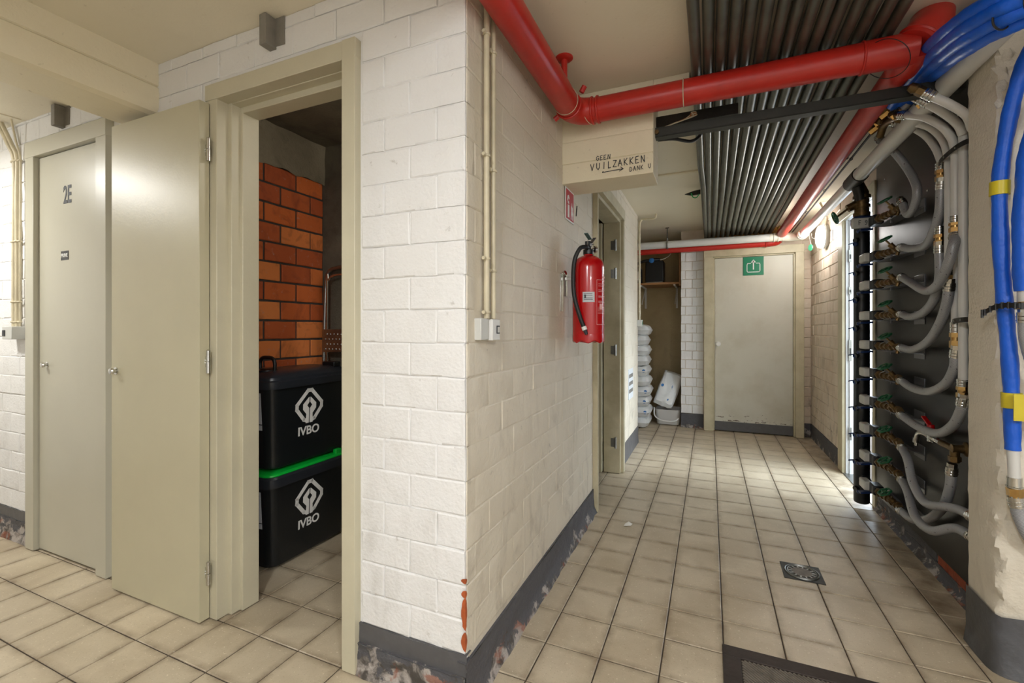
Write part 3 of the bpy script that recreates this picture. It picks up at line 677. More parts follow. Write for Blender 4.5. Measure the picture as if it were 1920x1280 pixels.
seg(b, [(cx_-.028, cz_+.035), (cx_-.058, cz_+.035), (cx_-.064, cz_+.02), (cx_-.064, cz_-.05), (cx_-.055, cz_-.062), (cx_+.055, cz_-.062), (cx_+.064, cz_-.05), (cx_+.064, cz_+.02), (cx_+.058, cz_+.035), (cx_+.028, cz_+.035)], .0042)
seg(b, [(cx_, cz_-.03), (cx_, cz_+.06)], .006); b.prism([(-.026, .045), (.026, .045), (0, .078)], (cx_, ey-.001, cz_), (1, 0, 0), (0, 0, 1), (0, .002, 0))
b.build('exit_pictogram', M['white'], leaf)
# door_5: daylight doorway in the right wall
d5 = thing('door_5', (1.05, 4.08, 0), 'open daylight doorway in the right wall behind the black manifold', 'door', kind='structure')
w = MB(); w.box(.985, 4.462, .003, 1.012, 4.60, 2.14); w.box(.985, 3.662, .003, 1.008, 3.718, 2.14); w.box(.983, 3.658, 2.05, 1.013, 4.602, 2.142); w.build('casing', M['casing_dirty'], d5, bev=.003)
w = MB(); w.box(1.008, 4.45, .003, 1.12, 4.47, 2.06); w.box(1.008, 3.69, .003, 1.12, 3.712, 2.06); w.box(1.0075, 3.7, 2.048, 1.121, 4.46, 2.068); w.box(1.03, 4.438, .003, 1.05, 4.452, 2.05)
w.build('jamb', M['jamb_white'], d5, bev=.002)
for z, hh in ((1.76, .05), (1.48, .03), (1.0, .085), (.33, .05)):
    b = MB(); b.box(1.024, 4.434, z-hh, 1.044, 4.438, z+hh); sp_ = b.build('strike_plate', M['steel'], d5, bev=.001)
    b = MB(); b.box(1.029, 4.4325, z-hh*.5, 1.039, 4.435, z+hh*.2); b.build('slot', M['black'], sp_)
w = MB(); w.box(.99, 3.7, -.012, 1.12, 4.46, .006); w.build('threshold', M['steel'], d5)
# ------------------------------------------------------------------ CEILING CONDUITS
ORD = ['first', 'second', 'third', 'fourth', 'fifth', 'sixth', 'seventh', 'eighth', 'ninth', 'tenth', 'eleventh', 'twelfth', 'thirteenth', 'fourteenth', 'fifteenth']
random.seed(3)
for i in range(15):
    x = -.055 + .0475*i; zo = random.uniform(-.006, .004)
    pts = []
    for k in range(17):
        y = -2.28 + 8.1*k/16; pts.append((x + math.sin(k*.9+i)*.0025 + (.012 if i == 0 and k > 11 else 0), y, 2.303 - max(0, y)*.0105 + zo + math.cos(k*1.3+i*2)*.0015))
    b = MB(); b.tube(pts, .0205, 12)
    lab = 'dull steel ceiling conduit, %s from the left, nearest the beam end' % ORD[i] if i == 0 else ('dull steel ceiling conduit, last on the right beside the red pipe' if i == 14 else 'dull steel ceiling conduit, %s from the left of fifteen' % ORD[i])
    tag(b.build('ceiling_conduit', M['conduit']), lab, 'conduit', 'steel conduits side by side under the ceiling')
# dark angle bar carrying them
t = thing('support_angle', (.34, 2.3, 2.09), 'dark steel angle bar spanning from the beam end to the pillar', 'bar')
b = MB(); b.box(-.243, 2.30, 2.10, .905, 2.306, 2.145); b.box(-.243, 2.30, 2.098, .905, 2.345, 2.104); b.build('angle', M['bar'], t, bev=.001)
b = MB(); b.cyl((-.235, 2.297, 2.12), (-.235, 2.285, 2.12), .011, 6); b.build('bolt', M['brass'], t)
b = MB(); b.box(-.243, 2.34, 2.165, .12, 2.40, 2.215); t2 = tag(b.build('cable_tray', M['iron'], bev=.002), 'short black cable tray behind the angle bar at the beam end', 'tray')
for k in range(5):
    b = MB(); a = .018*k
    b.tube(smooth([(-.22+a*.3, 2.33-.003*k, 2.15), (-.15+a, 2.325, 2.165+.004*k), (-.08, 2.33, 2.18+.006*k), (-.03, 2.36, 2.21)]), .0028, 6)
    tag(b.build('wire', M['copper_wire'] if k % 2 else M['beige_pipe']), 'thin %s loose wire in the tray at the beam end, %s from the left' % ('orange' if k % 2 else 'beige', ORD[k]), 'wire', 'loose wires at the beam end')
b = MB(); b.tube(smooth([(-.243, 2.44, 2.14), (-.17, 2.47, 2.145), (-.09, 2.55, 2.15), (-.05, 2.62, 2.20), (-.045, 2.7, 2.26)]), .0085, 8)
tag(b.build('black_cable', M['cable']), 'thick black cable curving from the beam end up to the conduits', 'cable')
b = MB(); b.box(-.66, 3.60, 2.328, -.075, 3.63, 2.341); tag(b.build('trim_ceiling_strip', M['beam'], bev=.002), 'narrow cream strip across the corridor ceiling', 'strip', kind='structure')
t = thing('cable_bracket', (-.13, 4.0, 2.25), 'small dark bracket with a green wire beside the first ceiling conduit', 'bracket')
b = MB(); b.prism([(-.07, .01), (0, .03), (.05, .035), (.05, 0), (-.02, -.004)], (-.12, 4.0, 2.27), (1, 0, 0), (0, 0, 1), (0, .02, 0)); b.build('plate', M['iron'], t)
b = MB(); b.tube(smooth([(-.14, 3.99, 2.28), (-.125, 3.99, 2.245), (-.10, 3.99, 2.24), (-.08, 3.99, 2.265)]), .004, 8); b.build('earth_wire', M['green_dot'], t)
# hanger rod for the white pipe
t = thing('hanger_rod', (-.45, 5.52, 2.08), 'thin threaded hanger rod holding the white pipe near the recess', 'rod')
b = MB(); b.cyl((-.45, 5.52, 2.19), (-.45, 5.52, 2.34), .005, 8); b.box(-.47, 5.515, 2.332, -.43, 5.525, 2.34); b.build('rod', M['iron'], t)
b = MB(); b.torus((-.45, 5.52, 2.145), (1, 0, 0), .047, .006, 24, 6, squash=2); b.cyl((-.45, 5.52, 2.19), (-.45, 5.52, 2.215), .009, 6); b.build('clamp', M['steel'], t)

# ------------------------------------------------------------------ RED FIRE PIPE
rp = thing('red_fire_pipe', (0, 2.12, 2.14), 'thick red fire pipe crossing under the ceiling from wall elbow to tee', 'pipe')
RX = -.598
b = MB(); b.tube([(RX, -2.25, 2.2), (RX, 2.03, 2.2)], .055, 28); b.build('wall_run', M['red'], rp)
b = MB(); arc = [(RX + .09*(1-math.cos(t)), 2.03 + .09*math.sin(t), 2.2) for t in [PI/2*k/10 for k in range(11)]]
b.tube(arc, .059, 28); b.build('elbow', M['red'], rp)
b = MB()
for c, ax in (((RX, 2.028, 2.2), (0, 1, 0)), ((RX+.092, 2.12, 2.2), (1, 0, 0)), ((RX+.118, 2.12, 2.2), (1, 0, 0))): b.torus(c, ax, .057, .006, 32, 8)
b.cyl((RX+.06, 2.03, 2.25), (RX+.075, 2.03, 2.275), .012, 10); b.cyl((RX-.05, 2.03, 2.16), (RX-.068, 2.03, 2.148), .012, 10)
b.build('coupling', M['red'], rp)
b = MB(); b.tube([(RX+.09, 2.12, 2.2), (.62, 2.12, 2.2)], .055, 28); b.build('cross_run', M['red'], rp)
b = MB(); b.tube([(.53, 2.12, 2.2), (.69, 2.12, 2.2)], .0575, 28); b.torus((.53, 2.12, 2.2), (1, 0, 0), .056, .005, 32, 8)
b.tube(smooth([(.69, 2.24, 2.196), (.69, 2.15, 2.198), (.692, 2.10, 2.208)]), .058, 28); b.torus((.70, 2.112, 2.222), (.55, .1, .8), .064, .008, 36, 8)
b.build('tee', M['red'], rp)
b = MB(); b.tube(smooth([(.685, 2.105, 2.205), (.715, 2.115, 2.245), (.748, 2.155, 2.30), (.768, 2.20, 2.36)]), .064, 28); b.build('riser_bend', M['red'], rp)
b = MB(); b.tube([(.69, 2.2, 2.196), (.69, 5.56, 2.172)], .047, 24); b.build('corridor_run', M['red'], rp)
b = MB(); b.tube(smooth([(.69, 5.50, 2.172), (.69, 5.62, 2.15), (.66, 5.66, 2.12), (.58, 5.665, 2.11)]), .043, 20); b.tube([(.6, 5.665, 2.108), (-1.28, 5.665, 2.098)], .038, 20); b.torus((.56, 5.665, 2.108), (1, 0, 0), .042, .006, 24, 8)
b.build('end_run', M['red'], rp)
for c_, a_, r_, q_ in (((RX, 1.98, 2.2), (0, 1, .25), .0575, .0016), ((RX+.075, 2.118, 2.2), (1, -.35, .1), .062, .0016), ((-.105, 2.12, 2.2), (1, 0, 0), .057, .0022)):
    b = MB(); b.torus(c_, a_, r_, q_, 40, 6)
    tag(b.build('tie_string', M['beige_pipe'], rp), 'beige string tie')
b = MB(); b.torus((.60, 2.10, 2.17), (.6, .4, .7), .075, .0016, 40, 6); b.build('black_tie', M['cable'], rp)
t = thing('pipe_hanger', (-.576, 1.89, 2.25), 'red ceiling hanger with a round flange above the red pipe elbow', 'hanger')
b = MB(); b.lathe((-.576, 1.89, 2.34), (0, 0, -1), [(.038, 0), (.038, .004), (.034, .008), (.016, .012)], 24); b.build('flange', M['red'], t)
b = MB(); b.cyl((-.576, 1.89, 2.336), (-.576, 1.89, 2.24), .0135, 16); b.build('rod', M['red'], t)

# ------------------------------------------------------------------ WHITE WATER MAIN
wp = thing('white_water_main', (.85, 4, 2.08), 'white water main along the right ceiling turning over the end door', 'pipe')
WX = .85
b = MB(); b.tube([(WX, -2.29, 2.135), (WX, 3.45, 2.124)], .040, 24); b.tube([(WX, 3.6, 2.122), (WX, 5.3, 2.118)], .037, 24); b.build('long_run', M['white_pipe'], wp)
b = MB(); b.tube([(WX, 3.42, 2.124), (WX, 3.63, 2.122)], .046, 24); b.tube([(WX+.01, 3.56, 2.12), (WX+.04, 3.58, 2.0)], .03, 20); b.build('branch_tee', M['iron'], wp)
b = MB(); b.tube(smooth([(WX, 5.28, 2.118), (WX, 5.4, 2.12), (WX-.06, 5.5, 2.13), (WX-.16, 5.52, 2.14)]), .045, 24)
for y in (5.26, 5.33): b.torus((WX, y, 2.118), (0, 1, 0), .042, .007, 28, 8)
for x in (.70, .66, .62): b.torus((x, 5.52, 2.14), (1, 0, 0), .043, .007, 28, 8)
b.tube([(.70, 5.52, 2.14), (.58, 5.52, 2.14)], .043, 24); b.build('corner_bend', simple('cream_fitting', '#ded8c6', .4, 0, .1), wp)
b = MB(); b.tube([(.60, 5.52, 2.14), (-1.28, 5.52, 2.145)], .041, 24); b.build('cross_run', M['white_pipe'], wp)
for k in range(2):
    b = MB(); b.tube([(.775+.022*k, 2.9, 2.235-.01*k), (.775+.022*k, 5.7, 2.20-.01*k)], .006, 8)
    for y in (3.4, 4.1, 4.8): b.torus((.775+.022*k, y, 2.227-.01*k), (0, 1, 0), .008, .002, 12, 6)
    tag(b.build('thin_conduit', M['iron']), 'thin dark conduit above the white water main, %s one' % ('inner' if k == 0 else 'outer'), 'conduit', 'thin conduits above the white main')
b = MB()
rnd = random.Random(5)
for k in range(10):
    c = Vector((.05 + .075*k + rnd.uniform(-.02, .02), 5.775, 2.245 + rnd.uniform(-.02, .02)));
    vs_ = []
    b.lathe(c, (rnd.uniform(-.3, .3), -1, rnd.uniform(-.3, .3)), [(.01, -.02), (.04, 0), (.045, .02), (.03, .045), (.005, .055)], 9)
tag(b.build('foam_filling', M['foam']), 'yellowish brown foam filling where the conduits enter the end wall', 'foam', kind='stuff')

# ------------------------------------------------------------------ DARK PANEL, MANIFOLD, VALVES
b = MB(); b.box(.992, 2.29, .10, 1.004, 3.655, 2.30); pn = tag(b.build('dark_panel', M['panel'], bev=.002), 'large dark glossy panel mounted on the right wall behind the hoses', 'panel', kind='structure')
b = MB()
for y, z in ((3.5, 2.1), (2.9, 1.86), (3.5, .9), (2.9, 1.1), (3.0, .62), (2.6, 2.1)): b.lathe((.992, y, z), (-1, 0, 0), [(.006, 0), (.005, .002), (.001, .003)], 10)
b.build('screw_heads', M['chrome'], pn)
MX, MY = .90, 3.60
mf = thing('pipe_manifold', (MX, MY, .05), 'tall black vertical manifold pipe in front of the daylight doorway', 'manifold')
b = MB(); b.tube([(MX, MY, .062), (MX, MY, 1.90)], .043, 24); b.lathe((MX, MY, .062), (0, 0, -1), [(.043, 0), (.041, .008), (.03, .014), (.001, .016)], 24); b.build('body', M['black_pipe'], mf)
b = MB()
for z, r in ((1.90, .046), (1.925, .04), (1.95, .046), (1.985, .04), (2.01, .048)): b.cyl((MX, MY, z), (MX, MY, z+.022), r, 20)
b.tube([(MX, MY, 1.9), (MX, MY, 2.05), (MX-.03, MY-.02, 2.10)], .038, 20); b.build('top_fitting', M['brass'], mf)
b = MB(); b.tube([(MX-.02, MY, 1.985), (MX-.075, MY, 1.955)], .026, 14); b.tube([(MX-.07, MY, 1.958), (.76, MY, 1.903)], .007, 10)
st = b.build('valve_stem', M['brass'], mf)
b = MB(); b.torus((.757, MY, 1.902), (.93, 0, .37), .038, .006, 28, 8)
for k in range(6):
    t_ = PI*k/3; n_ = Vector((.93, 0, .37)).normalized(); a_ = n_.orthogonal().normalized(); b_ = n_.cross(a_)
    b.cyl((.757, MY, 1.902), Vector((.757, MY, 1.902)) + (a_*math.cos(t_) + b_*math.sin(t_))*.038, .0035, 6)
b.build('handwheel', M['green'], mf)
b = MB(); b.box(MX-.052, MY-.05, 1.842, MX+.045, MY+.045, 1.892); b.build('blue_collar', M['blue_lever'], mf, bev=.006)
ROWZ = [1.815, 1.602, 1.434, 1.25, 1.073, .906, .735, .564, .393, .219]
for z in [(a+b_)/2 + .01 for a, b_ in zip(ROWZ[:-1], ROWZ[1:])]:
    b = MB(); b.obox((MX-.052, MY-.015, z+.008), (.020, -.010, .006), (.003, .010, 0), (.001, 0, .0035)); b.cyl((MX-.03, MY-.02, z), (MX-.045, MY-.035, z-.002), .014, 10); b.build('drain_lever', M['blue_lever'], mf, bev=.001)
for z in ROWZ:
    b = MB(); b.cyl((MX, MY-.03, z), (MX, MY-.10, z), .024, 16); b.cyl((MX, MY-.06, z), (MX, MY-.085, z), .031, 6); b.cyl((MX-.02, MY-.02, z-.07), (MX-.045, MY-.035, z-.075), .017, 8); b.build('outlet', M['black'], mf)

def make_valve(z, first):
    t = thing('zone_valve', (MX, 3.25, z), 'x', 'valve', 'zone valves stacked along the black manifold')
    if first:
        b = MB(); b.box(MX-.098, 3.40, z-.026, MX+.015, 3.43, z+.036); tg = b.build('tag_plate', M['sock'], t, bev=.008, seg=3)
        w_ = MB(); handwrite(w_, 'F9', (MX-.066, 3.398, z-.008), (1, 0, 0), (0, 0, 1), (0, -1, 0), .026, .015, .03, .0014); w_.build('handwriting', M['ink'], tg)
    else:
        b = MB(); b.box(MX-.045, 3.375, z-.024, MX+.000, 3.48, z+.030); b.build('handle_cap', M['sock'], t, bev=.009, seg=3)
    b = MB(); b.box(MX-.018, 3.30, z-.026, MX+.034, 3.40, z+.030); by = b.build('body', M['black'], t, bev=.007)
    b = MB(); b.cyl((MX+.004, 3.301, z+.004), (MX+.004, 3.298, z+.004), .0075, 14); b.build('green_mark', M['green_dot'], by)
    b = MB(); b.obox((MX-.03, 3.40, z-.04), (.034, .012, .002), (-.003, .016, 0), (0, 0, .006)); b.lathe((MX-.06, 3.41, z-.045), (-1, 0, -.2), [(.009, 0), (.011, .006), (.008, .012), (.001, .014)], 12); b.build('lever', M['blue_lever'], t, bev=.002)
    b = MB(); x1 = .93
    b.tube([(MX+.006, 3.31, z), (MX+.012, 3.25, z), (x1, 3.12, z), (x1, 3.045, z)], .0155, 14)
    for y, r, n_ in ((3.285, .025, 6), (3.235, .022, 8), (3.19, .019, 14), (3.14, .0215, 6), (3.085, .0215, 8)): b.cyl((MX+.006+(3.3-y)*.11, y+.010, z), (MX+.006+(3.3-y)*.11, y-.010, z), r, n_)
    b.cyl((x1-.004, 3.10, z), (x1-.03, 3.10, z+.032), .014, 12); b.cyl((x1-.0, 3.07, z-.01), (x1-.008, 3.07, z-.034), .009, 10)
    b.build('nipples', M['brass'], t)
    b = MB(); hc = Vector((x1-.052, 3.10, z+.060)); n_ = Vector((-.5, -.15, .86)).normalized(); a_ = n_.orthogonal().normalized(); b_ = n_.cross(a_)
    pts = []
    for k in range(36):
        q = 2*PI*k/36; rr = .029 + .0025*math.cos(6*q); pts.append(hc + (a_*math.cos(q) + b_*math.sin(q))*rr)
    b.tube(pts + [pts[0]], .0055, 8, caps=False); b.cyl(hc - n_*.004, hc + n_*.006, .010, 12)
    for k in range(5): q = 2*PI*k/5; b.cyl(hc, hc + (a_*math.cos(q) + b_*math.sin(q))*.028, .004, 6)
    hw = b.build('handwheel', M['green'], t)
    b = MB(); b.cyl(Vector((x1-.018, 3.10, z+.018)), hc, .005, 8); b.build('stem', M['brass'], hw)
    b = MB(); b.prism([(.925, 3.40), (.993, 3.40), (.993, 2.92), (.985, 2.92), (.925, 3.13)], (0, 0, z-.030), (1, 0, 0), (0, 1, 0), (0, 0, .005)); b.box(.988, 2.92, z-.055, .992, 3.05, z+.015); b.box(.935, 3.205, z-.045, .945, 3.215, z+.03)
    b.build('bracket', simple('bracket_steel', '#7b7c80', .3, .7, .15, 30) if 'brk' not in M else M['brk'], t, bev=.001)
    return t
M['brk'] = simple('bracket_steel', '#7b7c80', .3, .7, .15, 30)
v0 = make_valve(ROWZ[0], True); v0['label'] = 'topmost zone valve with the flat white tag marked F9'
v1 = make_valve(ROWZ[1], False)
for i in range(1, 10):
    v = v1 if i == 1 else copy_tree(v1); v.location = (MX, 3.25, ROWZ[i])
    v['label'] = ['zone valve directly under the tagged F9 valve', 'zone valve third from the top of the manifold, wheel below centre hose loop', 'zone valve fourth from the top of the black manifold', 'zone valve fifth from the top of the black manifold', 'zone valve sixth from the top of the black manifold', 'zone valve seventh from the top, its hose sweeping up to the long white riser', 'zone valve third from the bottom, level with the red-handled tap', 'zone valve second from the bottom of the black manifold', 'lowest zone valve near the floor, its hose looping to the tap'][i-1]
    if i == 2: v['label'] = 'zone valve third from the top of the black manifold'

def fitting(b, p, d, r=.019, n=6, L=.05):
    p = Vector(p); d = Vector(d).normalized()
    b.cyl(p, p+d*L*.35, r, n); b.cyl(p+d*L*.35, p+d*L*.6, r*.8, 16); b.cyl(p+d*L*.6, p+d*L, r*1.05, 16)
def hose(name, pts, label, r=.0185, ends=(True, True), mat='hose', cat='hose', group='grey braided hoses on the dark panel', brass_end=False, capmat='chrome'):
    p = smooth(pts, 10); t = thing(name, tuple(p[0]), label, cat, group)
    b = MB(); b.tube(p, r, 16); b.build('tube', M[mat], t)
    for e, (i, j) in zip(ends, ((0, 1), (-1, -2))):
        if e:
            b = MB(); d = (p[i]-p[j]).normalized(); q = p[i]-d*.012
            b.cyl(q, q+d*.034, r*1.12, 18)
            for s_ in (.008, .02): b.torus(q+d*s_, d, r*1.12, .0018, 20, 6)
            b.cyl(q+d*.034, q+d*.052, r*.95, 6); b.build('crimp_sleeve', M[capmat], t)
    return t
def V(i, dz=0): return Vector((.93, 3.02, ROWZ[i]-.002+dz))
hx = .935
def Q(u, v, X=None): return P(u, v, X=hx if X is None else X)
Gh = 'grey braided hoses on the dark panel'
hose('braided_hose', [P(1650, 262, X=.86), P(1675, 283, X=.88), P(1703, 318, X=.93), P(1719, 352, X=hx), P(1715, 385, X=hx), P(1702, 402, X=hx), V(0, .02)], 'dark grey hose from the ceiling fittings curving down to the top valve', .0185)
hose('braided_hose', [V(1), Q(1712, 466), Q(1735, 460), Q(1752, 432), Q(1762, 395), Q(1765, 350)], 'grey hose rising from the second valve to the leftmost white riser')
hose('braided_hose', [V(2, .01), Q(1705, 528, .925), Q(1735, 545, .905), Q(1757, 535, .90), Q(1776, 500, .90), Q(1788, 460, .91), P(1791, 444, X=.93)], 'dark grey hose from the third valve crossing over its neighbours')
hose('braided_hose', [V(3), Q(1708, 594), Q(1732, 585), Q(1752, 560), Q(1762, 520), Q(1762, 470)], 'grey hose rising from the fourth valve behind the crossing hose')
hose('braided_hose', [V(4), Q(1712, 655), Q(1740, 640), Q(1763, 605), Q(1776, 565), Q(1779, 540)], 'grey hose rising from the fifth valve in a long open curve')
hose('braided_hose', [V(5, -.01), Q(1712, 728), Q(1742, 734), Q(1772, 720), Q(1789, 692), Q(1792, 665)], 'grey hose sagging from the sixth valve up to the middle riser')
hose('braided_hose', [V(6, -.02), Q(1722, 800), Q(1758, 812), Q(1786, 798), Q(1802, 770), Q(1805, 755)], 'grey hose sagging from the seventh valve up to the longest riser')
hose('braided_hose', [V(7, -.02), P(1702, 862, X=.91), P(1712, 905, X=.90), P(1735, 942, X=.90), P(1775, 950, X=.92), P(1800, 956, X=.94), P(1822, 968, X=.95)], 'grey hose from the third lowest valve running low behind the pillar')
hose('braided_hose', [V(8, -.02), P(1702, 922, X=.91), P(1716, 968, X=.885), P(1745, 994, X=.885), P(1783, 990, X=.92), P(1800, 993, X=.935), P(1822, 1006, X=.95)], 'lowest grey hose running to behind the pillar near the floor')
hose('braided_hose', [V(9, -.01), P(1712, 974, X=.94), P(1742, 972, X=.95), P(1768, 950, X=.95), P(1781, 915, X=.95), P(1784, 885, X=.95)], 'grey hose looping from the lowest valve up to the tap elbow')
# union fittings between hose and riser
def union(u, v0, v1, X, label):
    a, c = P(u, v0, X=X), P(u, v1, X=X); a.y = c.y = (a.y+c.y)/2; L = a.z-c.z
    t = thing('pipe_union', (a.x, a.y, c.z), label, 'fitting', 'brass and chrome unions under the white risers')
    b = MB(); b.cyl((a.x, a.y, a.z), (a.x, a.y, a.z-L*.35), .0185, 18)
    for k in range(3): b.torus((a.x, a.y, a.z-L*(.06+.12*k)), (0, 0, 1), .0185, .002, 20, 6)
    b.build('press_sleeve', M['chrome'], t)
    b = MB(); b.cyl((a.x, a.y, a.z-L*.35), (a.x, a.y, a.z-L*.5), .021, 6); b.cyl((a.x, a.y, a.z-L*.5), (a.x, a.y, a.z-L*.62), .016, 16); b.cyl((a.x, a.y, a.z-L*.62), (a.x, a.y, a.z-L*.85), .021, 6); b.cyl((a.x, a.y, a.z-L*.85), (a.x, a.y, c.z), .015, 16)
    b.build('brass_nut', M['brass_bright'], t)
union(1764, 305, 345, .94, 'union at the head of the hose from the second valve')
union(1791, 405, 440, .935, 'union at the head of the dark crossing hose')
union(1762, 425, 466, .945, 'union at the head of the hose from the fourth valve')
union(1779, 505, 538, .945, 'union at the head of the hose from the fifth valve')
union(1792, 604, 660, .94, 'union at the head of the hose from the sixth valve')
union(1805, 710, 752, .945, 'union at the head of the hose from the seventh valve')
# white risers
def riser(pts, label, r=.0155, end=True):
    p = smooth(pts, 8); t = thing('white_riser', tuple(p[-1]), label, 'pipe', 'white plastic risers beside the pillar')
    b = MB(); b.tube(p, r, 16); b.build('tube', M['white_pipe'], t)
    b = MB(); d = (p[0]-p[1]).normalized(); b.cyl(p[0]-d*.02, p[0]+d*.02, r*1.2, 18)
    for s_ in (-.012, 0, .012): b.torus(p[0]+d*s_, d, r*1.2, .002, 20, 6)
    b.build('press_sleeve', M['chrome'], t)
    b = MB(); b.cyl(p[0]+d*.02, p[0]+d*.045, r*1.25, 6); b.lathe(p[0]+d*.045, d, [(r, 0), (r*1.3, .01), (r, .03), (.004, .035)], 14); b.build('elbow', M['brass'], t)
    return t
def vert(u, v0, v1, X):
    a = P(u, v0, X=X); c = P(u, v1, X=X); return [a, Vector((a.x, a.y, c.z))]
riser([P(1672, 230, X=.82), P(1702, 236, X=.87), P(1733, 252, X=.92), P(1753, 275, X=.94)] + vert(1764, 300, 308, .94), 'shortest white riser, leftmost of the bent pipes')
riser([P(1706, 228, X=.84), P(1742, 238, X=.89), P(1765, 258, X=.93), P(1776, 285, X=.945)] + vert(1779, 330, 507, .945), 'white riser second from the left under the strap')
riser([P(1694, 216, X=.80), P(1730, 219, X=.84), P(1765, 236, X=.89), P(1785, 260, X=.925), P(1791, 290, X=.935)] + vert(1791, 320, 406, .935), 'white riser third from the left ending above the crossing hose')
riser([P(1732, 190, X=.80), P(1764, 208, X=.85), P(1793, 230, X=.91), P(1804, 250, X=.935)] + vert(1806, 280, 714, .945), 'longest bluish white riser running down along the pillar edge')
riser([P(1742, 178, X=.78), P(1780, 195, X=.84), P(1812, 216, X=.90), P(1822, 240, X=.945)] + vert(1829, 262, 900, .965), 'white riser bending away behind the pillar')
b = MB(); p_ = vert(1792, 400, 606, .965); b.tube(p_, .0155, 14); tag(b.build('white_riser', M['white_pipe']), 'straight white pipe behind the crossing hose down to the middle union', 'pipe', 'white plastic risers beside the pillar')
b = MB(); p_ = vert(1765, 330, 428, .962); b.tube(p_, .0145, 14); tag(b.build('white_riser', M['white_pipe']), 'short white pipe behind the hose of the second valve', 'pipe', 'white plastic risers beside the pillar')
for zc, yr, lab in ((1.905, (2.36, 2.60), 'upper black perforated strap around the white risers'), (1.205, (2.34, 2.47), 'lower grey strap holding the two right risers')):
    t = thing('pipe_strap', (.95, (yr[0]+yr[1])/2, zc-.01), lab, 'strap', 'perforated straps on the white risers')
    pts = smooth([(.988, yr[1]+.015, zc), (.93, yr[1], zc-.005), (.915, (yr[0]+yr[1])/2, zc), (.925, yr[0], zc+.003), (.985, yr[0]-.015, zc)], 8)
    b = MB()
    for p, q in zip(pts, pts[1:]):
        d = (q-p); b.obox((p+q)/2, d*.52, Vector((0, 0, .010)), Vector((0, 0, 1)).cross(d.normalized())*.0012)
    s_ = b.build('band', M['iron'], t)
    b = MB()
    for k in (8, 14, 20, 26): b.lathe(pts[k], (-1, 0, 0), [(.005, -.003), (.005, .003), (.001, .005)], 8)
    b.build('rivet', M['steel'], t)
# blue pipe connectors near the ceiling
for k, (u, v, X) in enumerate(((1646, 237, .80), (1657, 222, .80), (1668, 208, .80), (1690, 207, .80), (1740, 185, .84))):
    c = P(u, v, X=X); t = thing('compression_fitting', tuple(c), ['lowest', 'second lowest', 'middle', 'second highest', 'highest'][k] + ' brass compression fitting of the cluster where blue pipes meet risers', 'fitting', 'fittings cluster under the blue pipes')
    b = MB(); b.cyl(c + Vector((-.03, .02, -.02)), c + Vector((.0, 0, 0)), .018, 6); b.torus(c, (1, -.6, .6), .018, .004, 20, 8); b.build('nut', M['brass_bright'], t)
    b = MB(); b.cyl(c, c + Vector((.03, -.02, .03)), .0145, 14); b.cyl(c + Vector((.01, -.007, .01)), c + Vector((.016, -.011, .016)), .017, 14); b.build('sleeve', M['white_pipe'], t)
b = MB(); b.tube(smooth([P(1650, 255, X=.80), P(1660, 232, X=.80), P(1690, 215, X=.80)]), .017, 12); tag(b.build('fitting_bar', M['brass']), 'brass connecting pieces joining the blue pipes to the hose', 'fitting')

# blue insulated pipes
def blue(k, pts, label, r=.021, grp='blue insulated pipes sweeping over the pillar top', endcap=True):
    p = smooth(pts, 8); rs = [r*(1 + .05*math.sin(i*.7+k) + .03*math.sin(i*2.1)) for i in range(len(p))]
    t = thing('blue_insulated_pipe', tuple(p[0]), label, 'pipe', grp); b = MB(); b.tube(p, r, 18, rs=rs); b.build('foil_sleeve', M['blue'], t)
    return t, p
labs = ['blue insulated pipe nearest the red tee, uppermost of the bundle', 'blue insulated pipe second from the top of the bundle', 'blue insulated pipe third in the bundle with a loose black tie', 'blue insulated pipe lowest in the bundle along the pillar top', ]
cen = [(1676, 200), (1712, 152), (1750, 112), (1800, 70), (1860, 34), (1920, 8), (2010, -22)]
for k in range(4):
    o_ = (k-1.5)
    pts = []
    for i, (u, v) in enumerate(cen):
        s_ = (11, 13, 15, 17, 18.5, 20, 22)[i]; nx_, ny_ = (.75, .66) if i < 3 else (.5, .87)
        st_ = (-10 if k == 0 else 0)
        pts.append(P(u + nx_*o_*s_, v + ny_*o_*s_, Z=(2.20, 2.19, 2.14, 2.06, 2.03, 2.02, 2.02)[i] + (.05, .02, 0, -.01)[k]*(i > 1)))
    e_ = pts[-1]; pts += [Vector((e_.x+.28, e_.y+.10+.01*k, e_.z+.03)), Vector((1.9, 1.83-.035*k, 2.16-.035*k)), Vector((2.398, 1.86-.035*k, 2.17-.035*k))]
    t, p = blue(k, pts, labs[k])
    if k == 2:
        b = MB(); q = p[34]; b.torus(q, p[35]-p[34], .028, .0028, 30, 6); q = p[42]; b.torus(q + Vector((0, 0, .01)), p[43]-p[42], .045, .0025, 30, 6); b.build('black_tie', M['cable'], t)
t, p = blue(7, [Vector((2.398, 1.9, 1.99)), Vector((1.7, 1.89, 1.99)), Vector((1.25, 1.88, 2.0)), P(1990, 30, Y=1.86), P(1940, 80, Y=1.95), P(1910, 150, Y=1.99), P(1889, 240, Y=2.02), P(1875, 340, Y=2.035), P(1876, 450, Y=2.035), P(1883, 560, Y=2.035), P(1892, 660, Y=2.035), P(1897, 750, Y=2.035), P(1899, 843, Y=2.035)], 'long blue insulated pipe curving down the front of the pillar', .0205, 'blue insulated pipes on the pillar')
def tape(t, p, i, L=.05, r=.0255, flap=None):
    b = MB(); d = (p[i+1]-p[i]).normalized(); b.tube([p[i]-d*L/2, p[i]+d*L/2], r, 24)
    b.build('yellow_tape', M['yellow'], t)
def near(p, z): return min(range(len(p)-1), key=lambda i: abs(p[i].z-z))
tape(t, p, near(p, P(1881, 347, Y=2.03).z), .045); tape(t, p, near(p, P(1897, 750, Y=2.03).z), .05)
